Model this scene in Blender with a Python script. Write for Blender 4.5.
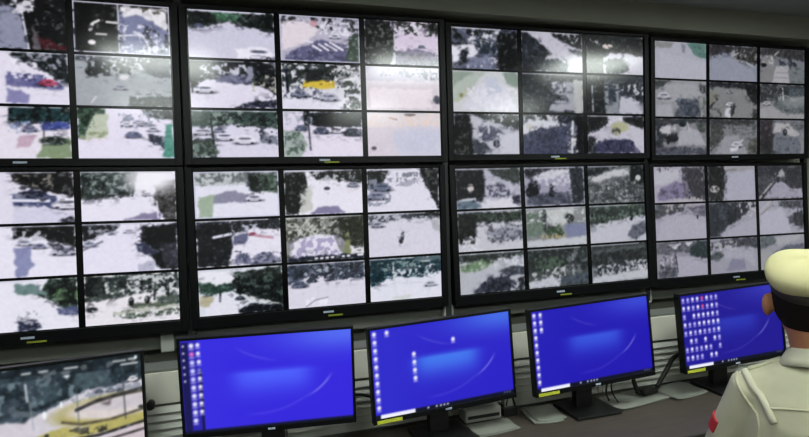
import bpy, bmesh, math, random
import numpy as np
from mathutils import Vector, Matrix

for o in list(bpy.data.objects):
    bpy.data.objects.remove(o, do_unlink=True)
scene = bpy.context.scene
C = scene.collection

# ------------------------------------------------------------------ camera
IMW, IMH, FPX = 809, 437, 550.0
CAM = Vector((0.1503, -2.3905, 1.6038))
YAW, PITCH, ROLL = 0.30032, -0.03505, -0.02976
fw = Vector((math.sin(YAW) * math.cos(PITCH), math.cos(YAW) * math.cos(PITCH), math.sin(PITCH)))
rt = fw.cross(Vector((0, 0, 1))).normalized()
up = rt.cross(fw)
r2 = rt * math.cos(ROLL) + up * math.sin(ROLL)
u2 = -rt * math.sin(ROLL) + up * math.cos(ROLL)
cd = bpy.data.cameras.new('camera')
cd.sensor_fit = 'HORIZONTAL'
cd.sensor_width = 36.0
cd.lens = FPX / IMW * 36.0
cd.clip_start = 0.05
cam = bpy.data.objects.new('camera', cd)
C.objects.link(cam)
cam.matrix_world = Matrix((r2.to_4d(), u2.to_4d(), (-fw).to_4d(), (0, 0, 0, 1))).transposed()
m = cam.matrix_world.copy()
for i in range(3):
    m[3][i] = 0.0
m.translation = CAM
cam.matrix_world = m
scene.camera = cam

# ------------------------------------------------------------------ world, exposure
w = bpy.data.worlds.new('world')
scene.world = w
w.use_nodes = True
w.node_tree.nodes['Background'].inputs[0].default_value = (0.02, 0.022, 0.024, 1)
w.node_tree.nodes['Background'].inputs[1].default_value = 0.3
scene.view_settings.view_transform = 'Standard'
scene.view_settings.look = 'None'
scene.view_settings.exposure = 0.0
scene.view_settings.gamma = 1.0
scene.view_settings.use_curve_mapping = False

LAMP_STRENGTH = 19.0      # recessed ceiling panels light the room; the rear row is added to brighten it
WALL_Y = 0.16
CEIL_Z = 2.575

# ------------------------------------------------------------------ materials
def lin(c):
    c = np.asarray(c, dtype=float) / 255.0
    return np.where(c <= 0.04045, c / 12.92, ((c + 0.055) / 1.055) ** 2.4)

def hexc(h):
    return tuple(int(h[i:i + 2], 16) for i in (0, 2, 4))

def mat(name, h, rough=0.6, metal=0.0, noise=0.0, scale=30.0, bump=0.0, spec=0.5, stretch=None):
    mt = bpy.data.materials.new(name)
    mt.use_nodes = True
    nt = mt.node_tree
    b = nt.nodes['Principled BSDF']
    col = tuple(lin(hexc(h))) + (1,)
    b.inputs['Base Color'].default_value = col
    b.inputs['Roughness'].default_value = rough
    b.inputs['Metallic'].default_value = metal
    b.inputs['Specular IOR Level'].default_value = spec
    if noise > 0 or bump > 0:
        tc = nt.nodes.new('ShaderNodeTexCoord')
        mp = nt.nodes.new('ShaderNodeMapping')
        if stretch:
            mp.inputs['Scale'].default_value = stretch
        nz = nt.nodes.new('ShaderNodeTexNoise')
        nz.inputs['Scale'].default_value = scale
        nz.inputs['Detail'].default_value = 6
        nt.links.new(tc.outputs['Object'], mp.inputs['Vector'])
        nt.links.new(mp.outputs['Vector'], nz.inputs['Vector'])
        if noise > 0:
            rp = nt.nodes.new('ShaderNodeValToRGB')
            rp.color_ramp.elements[0].position = 0.3
            rp.color_ramp.elements[1].position = 0.7
            rp.color_ramp.elements[0].color = tuple(c * (1 - noise) for c in col[:3]) + (1,)
            rp.color_ramp.elements[1].color = tuple(min(1, c * (1 + noise)) for c in col[:3]) + (1,)
            nt.links.new(nz.outputs['Fac'], rp.inputs['Fac'])
            nt.links.new(rp.outputs['Color'], b.inputs['Base Color'])
        if bump > 0:
            bp = nt.nodes.new('ShaderNodeBump')
            bp.inputs['Strength'].default_value = bump
            bp.inputs['Distance'].default_value = 0.01
            nt.links.new(nz.outputs['Fac'], bp.inputs['Height'])
            nt.links.new(bp.outputs['Normal'], b.inputs['Normal'])
    return mt

def emis(name, h, strength):
    mt = bpy.data.materials.new(name)
    mt.use_nodes = True
    b = mt.node_tree.nodes['Principled BSDF']
    b.inputs['Base Color'].default_value = tuple(lin(hexc(h))) + (1,)
    b.inputs['Emission Color'].default_value = tuple(lin(hexc(h))) + (1,)
    b.inputs['Emission Strength'].default_value = strength
    return mt

def screen_mat(name, strength=1.0, rough=0.22, spec=0.5):
    """lit screen: picture held in the mesh's colour attribute, under semi-gloss glass"""
    mt = bpy.data.materials.new(name)
    mt.use_nodes = True
    nt = mt.node_tree
    b = nt.nodes['Principled BSDF']
    b.inputs['Base Color'].default_value = (0.004, 0.004, 0.006, 1)
    b.inputs['Roughness'].default_value = rough
    b.inputs['Specular IOR Level'].default_value = spec
    at = nt.nodes.new('ShaderNodeVertexColor')
    at.layer_name = 'picture'
    nt.links.new(at.outputs['Color'], b.inputs['Emission Color'])
    b.inputs['Emission Strength'].default_value = strength
    return mt

M = dict(
    bezel=mat('bezel_black_plastic', '07090c', 0.45, spec=0.25),
    glass=mat('dark_screen_glass', '040608', 0.24, spec=0.4),
    housing=mat('housing_black', '14171a', 0.6),
    wall=mat('wall_grey_paint', '8a8b80', 0.85, noise=0.06, scale=6, bump=0.05),
    walldark=mat('wall_side_paint', '9a9a92', 0.9, noise=0.05, scale=5),
    ceil=mat('ceiling_grey', '8f9294', 0.9, noise=0.06, scale=8),
    floor=mat('floor_tile_grey', '6a665f', 0.5, noise=0.12, scale=9),
    rail=mat('rail_grey_metal', '74776f', 0.55, noise=0.08, scale=12),
    post=mat('post_dark_steel', '3c3f3f', 0.5, metal=0.3),
    plate=mat('plate_light_grey', 'b4b7b0', 0.5),
    panel=mat('panel_light_grey', 'd6d4c8', 0.6, noise=0.05, scale=14),
    louver=mat('louver_grey', 'bec0b8', 0.5, noise=0.05, scale=14),
    backing=mat('console_backing', '6c6f69', 0.6),
    desk=mat('desk_brown_laminate', '4c453e', 0.45, noise=0.16, scale=10, stretch=(1, 9, 1)),
    deskedge=mat('desk_edge_dark', '33302d', 0.5),
    paper=mat('paper_white', '868880', 0.8, noise=0.06, scale=25),
    greybox=mat('device_grey_plastic', '9b9d97', 0.55),
    black=mat('rubber_black', '0b0d0d', 0.55),
    stand=mat('monitor_stand_black', '0d0f10', 0.4),
    sticker=mat('sticker_yellow', 'c8d03c', 0.6),
    stickerdim=mat('sticker_olive_green', '8f9c2c', 0.6),
    logo=mat('logo_silver', 'b9c4d8', 0.35),
    shirt=mat('shirt_khaki_cream', 'b9b69c', 0.85, noise=0.05, scale=18, bump=0.12),
    seam=mat('seam_cream', 'c6c3ac', 0.8),
    trousers=mat('trousers_khaki', '8d8059', 0.85, noise=0.06, scale=20),
    capcloth=mat('cap_cream_cloth', 'bfb98c', 0.9, noise=0.04, scale=25, bump=0.08),
    capband=mat('cap_band_brown', '2a211b', 0.7),
    skin=mat('skin_brown', 'a87050', 0.55, noise=0.06, scale=18),
    hair=mat('hair_black', '17110e', 0.85, spec=0.15, noise=0.3, scale=60, bump=0.3, stretch=(6, 6, 1)),
    red=mat('badge_red', 'b3262c', 0.7),
    leather=mat('leather_brown', '3a2418', 0.45),
    chrome=mat('chrome', 'b8b8b8', 0.25, metal=1.0),
    seatfab=mat('seat_fabric_dark', '24262b', 0.9, noise=0.1, scale=50),
    frame=mat('light_frame_white', 'd8d8d4', 0.5),
    diffuser=emis('light_diffuser', 'f2fbf4', LAMP_STRENGTH),
    screen=screen_mat('wall_screen_picture', 1.0, 0.15, 0.6),
    desktop=screen_mat('desktop_screen_picture', 1.0, 0.35, 0.22),
)

# ------------------------------------------------------------------ mesh helpers
def link(name, me, material=None, parent=None):
    o = bpy.data.objects.new(name, me)
    C.objects.link(o)
    if material is not None and me is not None:
        me.materials.clear()
        me.materials.append(material)
    if parent is not None:
        o.parent = parent
    return o

def finish(bm, name, material, parent=None, smooth=False):
    bmesh.ops.recalc_face_normals(bm, faces=bm.faces)
    me = bpy.data.meshes.new(name)
    bm.to_mesh(me)
    bm.free()
    if smooth:
        for p in me.polygons:
            p.use_smooth = True
    return link(name, me, material, parent)

def add_box(bm, c, s, rot=None, bevel=0.0):
    ret = bmesh.ops.create_cube(bm, size=1.0)
    vs = ret['verts']
    mt = Matrix.Translation(Vector(c))
    if rot is not None:
        mt = mt @ rot.to_4x4()
    mt = mt @ Matrix.Diagonal((s[0], s[1], s[2], 1))
    bmesh.ops.transform(bm, matrix=mt, verts=vs)
    if bevel > 0:
        es = list({e for v in vs for e in v.link_edges})
        bmesh.ops.bevel(bm, geom=es, offset=bevel, segments=2, profile=0.5, affect='EDGES')

def box(name, c, s, material, parent=None, rot=None, bevel=0.0):
    bm = bmesh.new()
    add_box(bm, c, s, rot, bevel)
    return finish(bm, name, material, parent)

def add_rings(bm, rings, cap=True):
    """rings: list of lists of points, same count; lofted"""
    vr = [[bm.verts.new(p) for p in r] for r in rings]
    n = len(vr[0])
    for a, b in zip(vr[:-1], vr[1:]):
        for i in range(n):
            bm.faces.new((a[i], a[(i + 1) % n], b[(i + 1) % n], b[i]))
    if cap:
        bm.faces.new(list(reversed(vr[0])))
        bm.faces.new(vr[-1])

def tube_rings(pts, radii, n=12):
    pts = [Vector(p) for p in pts]
    if not hasattr(radii, '__len__'):
        radii = [radii] * len(pts)
    rings = []
    prev = None
    for i, p in enumerate(pts):
        d = (pts[min(i + 1, len(pts) - 1)] - pts[max(i - 1, 0)]).normalized()
        if prev is None:
            a = Vector((0, 0, 1)) if abs(d.z) < 0.9 else Vector((1, 0, 0))
            x = d.cross(a).normalized()
        else:
            x = (prev - d * prev.dot(d)).normalized()
        prev = x
        y = d.cross(x)
        rings.append([p + (x * math.cos(t) + y * math.sin(t)) * radii[i]
                      for t in (2 * math.pi * k / n for k in range(n))])
    return rings

def tube(name, pts, radii, material, parent=None, n=10):
    bm = bmesh.new()
    add_rings(bm, tube_rings(pts, radii, n))
    return finish(bm, name, material, parent, True)

def lathe_rings(prof, n=32):
    return [[(r * math.cos(2 * math.pi * k / n), r * math.sin(2 * math.pi * k / n), z) for k in range(n)]
            for r, z in prof]

def spline(pts, k=8):
    """Catmull-Rom through pts"""
    P = [Vector(p) for p in pts]
    P = [P[0] * 2 - P[1]] + P + [P[-1] * 2 - P[-2]]
    out = []
    for i in range(1, len(P) - 2):
        for j in range(k):
            t = j / k
            out.append(0.5 * ((2 * P[i]) + (-P[i - 1] + P[i + 1]) * t + (2 * P[i - 1] - 5 * P[i] + 4 * P[i + 1] - P[i + 2]) * t * t
                              + (-P[i - 1] + 3 * P[i] - 3 * P[i + 1] + P[i + 2]) * t ** 3))
    out.append(P[-2])
    return out

def tag(o, label, cat=None, group=None, kind=None):
    o['label'] = label
    if cat:
        o['category'] = cat
    if group:
        o['group'] = group
    if kind:
        o['kind'] = kind
    return o

def empty(name, loc=(0, 0, 0)):
    o = bpy.data.objects.new(name, None)
    o.empty_display_size = 0.1
    C.objects.link(o)
    o.location = loc
    return o

def structure(o, label=None):
    o['kind'] = 'structure'
    if label:
        o['label'] = label
    return o

def pose(o, c, yaw, tilt, roll):
    X = Vector((math.cos(yaw), math.sin(yaw), 0))
    N = Vector((math.sin(yaw), -math.cos(yaw), 0))
    U = Vector((0, 0, 1)) * math.cos(tilt) - N * math.sin(tilt)
    X2 = X * math.cos(roll) + U * math.sin(roll)
    U2 = -X * math.sin(roll) + U * math.cos(roll)
    Y2 = U2.cross(X2)
    mt = Matrix(((X2.x, Y2.x, U2.x, c[0]), (X2.y, Y2.y, U2.y, c[1]), (X2.z, Y2.z, U2.z, c[2]), (0, 0, 0, 1)))
    o.matrix_world = mt
    return mt

# ------------------------------------------------------------------ the room
def room_slab(name, c, s, material, label):
    return structure(box(name, c, s, material), label)

X0, X1, Y0 = -2.6, 4.6, -4.4
room_slab('floor', ((X0 + X1) / 2, (Y0 + WALL_Y) / 2, -0.03), (X1 - X0 + 0.2, WALL_Y - Y0 + 0.2, 0.06), M['floor'], 'grey control room floor')
room_slab('wall_back', ((X0 + X1) / 2, WALL_Y + 0.05, CEIL_Z / 2), (X1 - X0 + 0.2, 0.1, CEIL_Z), M['wall'], 'dim grey wall behind the video wall')
room_slab('wall_left', (X0 - 0.05, (Y0 + WALL_Y) / 2, CEIL_Z / 2), (0.1, WALL_Y - Y0, CEIL_Z), M['walldark'], 'grey side wall')
room_slab('wall_right', (X1 + 0.05, (Y0 + WALL_Y) / 2, CEIL_Z / 2), (0.1, WALL_Y - Y0, CEIL_Z), M['walldark'], 'grey side wall')
room_slab('wall_front', ((X0 + X1) / 2, Y0 - 0.05, CEIL_Z / 2), (X1 - X0 + 0.2, 0.1, CEIL_Z), M['walldark'], 'grey wall behind the viewer')
room_slab('ceiling', ((X0 + X1) / 2, (Y0 + WALL_Y) / 2, CEIL_Z + 0.03), (X1 - X0 + 0.2, WALL_Y - Y0 + 0.2, 0.06), M['ceil'], 'plain grey ceiling')
# boxed fascia above the displays
room_slab('trim_1', ((X0 + X1) / 2, 0.06, (2.452 + CEIL_Z) / 2), (X1 - X0, 0.2, CEIL_Z - 2.452), M['wall'], 'grey fascia band above the upper displays')
# rail under the displays
room_slab('trim_2', ((X0 + X1) / 2, 0.113, 1.055), (X1 - X0, 0.1, 0.075), M['rail'], 'grey metal rail under the lower displays')

LIGHTS = [(-0.33, -1.62, 'over the left end of the desk'), (1.32, -1.52, 'over the middle of the desk'), (2.72, -1.25, 'over the right end of the desk'),
          (-0.60, -3.30, 'behind the viewer on the left, added for brightness'), (1.30, -3.30, 'straight behind the viewer, added for brightness'), (3.10, -3.30, 'behind the viewer on the right, added for brightness')]  # unseen rear row, added to brighten the cabinet panels and the shirt
for lx, ly, where in LIGHTS:
    t = empty('ceiling_light', (lx, ly, CEIL_Z))
    bm = bmesh.new()
    for sx, sy, dx, dy in ((0, 0.3, 0.62, 0.02), (0, -0.3, 0.62, 0.02), (0.3, 0, 0.02, 0.58), (-0.3, 0, 0.02, 0.58)):
        add_box(bm, (sx, sy, -0.0075), (dx, dy, 0.015))
    finish(bm, 'frame', M['frame'], t)
    box('diffuser', (0, 0, -0.005), (0.578, 0.578, 0.008), M['diffuser'], t)
    tag(t, 'square white ceiling light panel ' + where, 'light', 'ceiling light panels')

# ------------------------------------------------------------------ picture painter
PAL = dict(K='0f1412', D='242d2a', G='38563f', Y='93b078', W='f4f2fb', R='dad7e8', A='a5a7b2', S='62637a',
           N='383b46', V='6e6b92', T='5c6664', O='85887f')

def value_noise(nx, ny, freq, rng, asp=1.78, oct=3):
    u, v = np.meshgrid((np.arange(nx) + .5) / nx, (np.arange(ny) + .5) / ny)
    out = np.zeros((ny, nx))
    amp = 1.0
    tot = 0
    for _ in range(oct):
        gx, gy = int(freq * asp) + 2, int(freq) + 2
        g = rng.random((gy + 1, gx + 1))
        x, y = u * (gx - 1), v * (gy - 1)
        xi, yi = x.astype(int), y.astype(int)
        fx, fy = x - xi, y - yi
        fx = fx * fx * (3 - 2 * fx)
        fy = fy * fy * (3 - 2 * fy)
        out += amp * ((g[yi, xi] * (1 - fx) + g[yi, xi + 1] * fx) * (1 - fy) + (g[yi + 1, xi] * (1 - fx) + g[yi + 1, xi + 1] * fx) * fy)
        tot += amp
        amp *= .55
        freq *= 2
    return out / tot

class Canvas:
    def __init__(s, nx, ny, seed):
        s.nx, s.ny = nx, ny
        s.rng = np.random.default_rng(seed)
        s.u, s.v = np.meshgrid(np.arange(nx) / (nx - 1), np.arange(ny) / (ny - 1))
        s.img = np.zeros((ny, nx, 3))

    def col(s, c):
        return np.array(hexc(PAL.get(c, c)), float)

    def inside(s, pts, rough=0.0):
        u, v = s.u, s.v
        if rough > 0:
            u = u + (value_noise(s.nx, s.ny, 9, s.rng, oct=4) - .5) * rough * 2
            v = v + (value_noise(s.nx, s.ny, 9, s.rng, oct=4) - .5) * rough * 3.4
        ins = np.zeros(u.shape, bool)
        n = len(pts)
        for i in range(n):
            x1, y1 = pts[i]
            x2, y2 = pts[(i + 1) % n]
            if y1 == y2:
                continue
            c = (y1 > v) != (y2 > v)
            ins ^= c & (u < (x2 - x1) * (v - y1) / (y2 - y1) + x1)
        return ins

    def fuzz(s, m):
        m = m.astype(float)
        for _ in range(2):
            p = np.pad(m, 1, mode='edge')
            m = (p[1:-1, :-2] + p[1:-1, 2:] + p[:-2, 1:-1] + p[2:, 1:-1] + 2 * m) / 6
        return m

    def blend(s, mask, c):
        mk = np.clip(np.asarray(mask, float), 0, 1)[..., None]
        s.img = s.img * (1 - mk) + s.col(c) * mk

    def seg(s, pts, wd, c):
        d = np.full(s.u.shape, 9.0)
        for (x1, y1), (x2, y2) in zip(pts[:-1], pts[1:]):
            ax, ay = (x2 - x1) * 1.78, y2 - y1
            px, py = (s.u - x1) * 1.78, s.v - y1
            t = np.clip((px * ax + py * ay) / (ax * ax + ay * ay + 1e-9), 0, 1)
            d = np.minimum(d, np.hypot(px - t * ax, py - t * ay))
        s.blend(np.clip((wd - d) / 0.02 + .5, 0, 1), c)

    def ell(s, x, y, rx, ry, c, soft=0.15):
        d = np.hypot((s.u - x) / rx, (s.v - y) / ry)
        s.blend(np.clip((1 + soft - d) / (2 * soft), 0, 1), c)

    def sup(s, x, y, rx, ry, c, p=3.0, soft=.2, op=1.0):
        d = (np.abs((s.u - x) / rx) ** p + np.abs((s.v - y) / ry) ** p) ** (1 / p)
        s.blend(np.clip((1 + soft - d) / (2 * soft), 0, 1) * op, c)

    def car(s, x, y, wd, c):
        """small vehicle seen from a raised camera: shadow, body, cabin, glass, wheels"""
        h = wd * 1.05
        s.sup(x + wd * .05, y + h * .30, wd * .52, h * .14, '33343f', 2.5, .35, .8)
        s.sup(x, y + h * .10, wd * .5, h * .23, c, 3.2, .14)
        s.sup(x, y - h * .14, wd * .34, h * .20, c, 3.0, .16)
        s.sup(x + wd * .02, y - h * .06, wd * .27, h * .085, '4a4f5e', 3.0, .3, .85)
        s.sup(x - wd * .34, y + h * .29, wd * .08, h * .07, '20222a', 2, .4)
        s.sup(x + wd * .34, y + h * .29, wd * .08, h * .07, '20222a', 2, .4)
        s.sup(x, y + h * .18, wd * .3, h * .03, '70748a', 3, .5, .6)

    def detail(s):
        """fine leaf, asphalt and rubble texture, strongest in the darker picture areas"""
        lum = s.img.mean(-1, keepdims=True) / 255
        n1 = value_noise(s.nx, s.ny, 22, s.rng, oct=3)[..., None] - .5
        n2 = value_noise(s.nx, s.ny, 13, s.rng, oct=3)[..., None]
        amp = np.interp(lum, [0, .15, .28, .42, 1], [.9, .9, .5, .12, .04])
        s.img = np.clip(s.img * (1 + amp * n1 * 1.5), 0, 255)
        spk = np.clip((n2 - .66) / .05, 0, 1) * np.interp(lum, [0, .06, .12, .25, .36], [0, .15, .5, .35, 0])
        s.img = s.img * (1 - spk) + (s.img * .35 + np.array([140, 146, 148])) * spk
        return s

    def run(s, spec):
        for op in spec.split(';'):
            k = op.split()
            if not k:
                continue
            o = k[0]
            pt = lambda a: [tuple(float(q) for q in z.split(',')) for z in a]
            if o == 'B':
                s.img[:] = s.col(k[1])
            elif o == 'P':
                s.blend(s.fuzz(s.inside(pt(k[2:]), .03)), k[1])
            elif o == 'Q':                       # clean-edged polygon
                s.blend(s.inside(pt(k[2:]), 0), k[1])
            elif o == 'E':
                f = [float(z) for z in ' '.join(k[2:]).replace(',', ' ').split()]
                s.ell(f[0], f[1], f[2], f[3], k[1], f[4] if len(f) > 4 else .15)
            elif o == 'L':
                s.seg(pt(k[3:]), float(k[2]), k[1])
            elif o == 'M':                       # mottled patches inside a polygon
                n = value_noise(s.nx, s.ny, float(k[2]) * 1.7, s.rng, oct=4)
                th = np.quantile(n, 1 - float(k[3]))
                s.blend(s.inside(pt(k[4:]), .03) * np.clip((n - th) / .10 + .5, 0, 1) * .9, k[1])
            elif o == 'C':
                f = [float(z) for z in k[2:]]
                s.car(f[0], f[1], f[2], k[1])
            elif o == 'F':                       # selection outline
                e = np.minimum.reduce([s.u * 1.78, (1 - s.u) * 1.78, s.v, 1 - s.v])
                s.blend(e < .022, k[1])
            elif o == 'H':                       # thin caption bar along top
                s.blend((s.v < .035) & (s.u < float(k[2])), k[1])
        return s

    def soften(s, n=1):
        for _ in range(n):
            p = np.pad(s.img, ((1, 1), (1, 1), (0, 0)), mode='edge')
            s.img = (p[1:-1, :-2] + p[1:-1, 2:] + 2 * p[1:-1, 1:-1]) / 4
            p = np.pad(s.img, ((1, 1), (1, 1), (0, 0)), mode='edge')
            s.img = (p[:-2, 1:-1] + p[2:, 1:-1] + 2 * p[1:-1, 1:-1]) / 4
        return s

    def fragment(s):
        """break the borders between light and dark into branches, vehicles and leaf shadow"""
        lum = s.img.mean(-1) / 255
        dark = np.clip((.55 - lum) / .3, 0, 1)
        d = dark
        rad = max(3, s.ny // 9)
        for _ in range(2):
            for ax in (0, 1):
                p = np.pad(d, [(rad, rad) if a == ax else (0, 0) for a in (0, 1)], mode='edge')
                cs = np.cumsum(np.insert(p, 0, 0, axis=ax), axis=ax)
                n_ = d.shape[ax]
                d = (np.take(cs, range(2 * rad + 1, 2 * rad + 1 + n_), axis=ax) - np.take(cs, range(0, n_), axis=ax)) / (2 * rad + 1)
        n1 = value_noise(s.nx, s.ny, 15, s.rng, asp=1.0, oct=3)
        n2 = value_noise(s.nx, s.ny, 19, s.rng, asp=1.3, oct=2)
        t1 = np.quantile(n1, 1 - np.array([.22]))[0]
        t2 = np.quantile(n2, 1 - np.array([.16]))[0]
        nearb = np.clip(d * 2.2, 0, 1) * (1 - dark)
        m1 = np.clip((n1 - t1) / .05 + .5, 0, 1) * nearb
        s.img = s.img * (1 - m1[..., None]) + (s.img * .25 + np.array([26, 27, 34])) * m1[..., None]
        nearl = np.clip((1 - d) * 1.6 - .3, 0, 1) * dark
        m2 = np.clip((n2 - t2) / .05 + .5, 0, 1) * nearl * .8
        s.img = s.img * (1 - m2[..., None]) + np.array([205, 208, 216]) * np.clip(lum.max(), .5, 1) * m2[..., None]
        # contrast
        x = s.img / 255
        s.img = 255 * (x + np.where(x < .5, .07, .02) * np.sin(2 * np.pi * (x - .5)))
        return s

    def caption(s, k):
        if k <= 3 and s.rng.random() < .7:
            s.blend((s.v < .02) * (s.u < s.rng.uniform(.5, 1)) * .65, 'c4c8d2')
        return s

    def mute(s, k):
        g_ = s.img.mean(-1, keepdims=True)
        green = (s.img[..., 1:2] >= s.img.max(-1, keepdims=True) - 1)
        s.img = g_ + (s.img - g_) * np.where(green, k * .62, k)
        s.img = s.img * np.array([.975, .965, 1.0])
        return s

    def grain(s, a):
        s.img = s.img * (1 + a * (value_noise(s.nx, s.ny, 14, s.rng) - .5)[..., None])
        return s

def picture(name, cv, wd, ht, y, x0, z0, material, parent, gain=1.0):
    """flat lit picture: a fine grid whose vertices carry the picture's colours"""
    nx, ny = cv.nx, cv.ny
    xs = x0 + np.arange(nx) / (nx - 1) * wd
    zs = z0 - np.arange(ny) / (ny - 1) * ht
    co = np.zeros((ny, nx, 3))
    co[..., 0] = xs[None, :]
    co[..., 1] = y
    co[..., 2] = zs[:, None]
    idx = np.arange(nx * ny).reshape(ny, nx)
    q = np.stack([idx[1:, :-1], idx[1:, 1:], idx[:-1, 1:], idx[:-1, :-1]], -1).reshape(-1, 4)
    me = bpy.data.meshes.new(name)
    me.vertices.add(nx * ny)
    me.vertices.foreach_set('co', co.ravel())
    me.loops.add(q.size)
    me.loops.foreach_set('vertex_index', q.ravel().astype(np.int32))
    me.polygons.add(len(q))
    me.polygons.foreach_set('loop_start', np.arange(0, q.size, 4, dtype=np.int32))
    me.update(calc_edges=True)
    at = me.color_attributes.new('picture', 'FLOAT_COLOR', 'POINT')
    c4 = np.ones((ny, nx, 4))
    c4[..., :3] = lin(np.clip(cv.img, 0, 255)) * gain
    at.data.foreach_set('color', c4.ravel().astype(np.float32))
    return link(name, me, material, parent)

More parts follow.
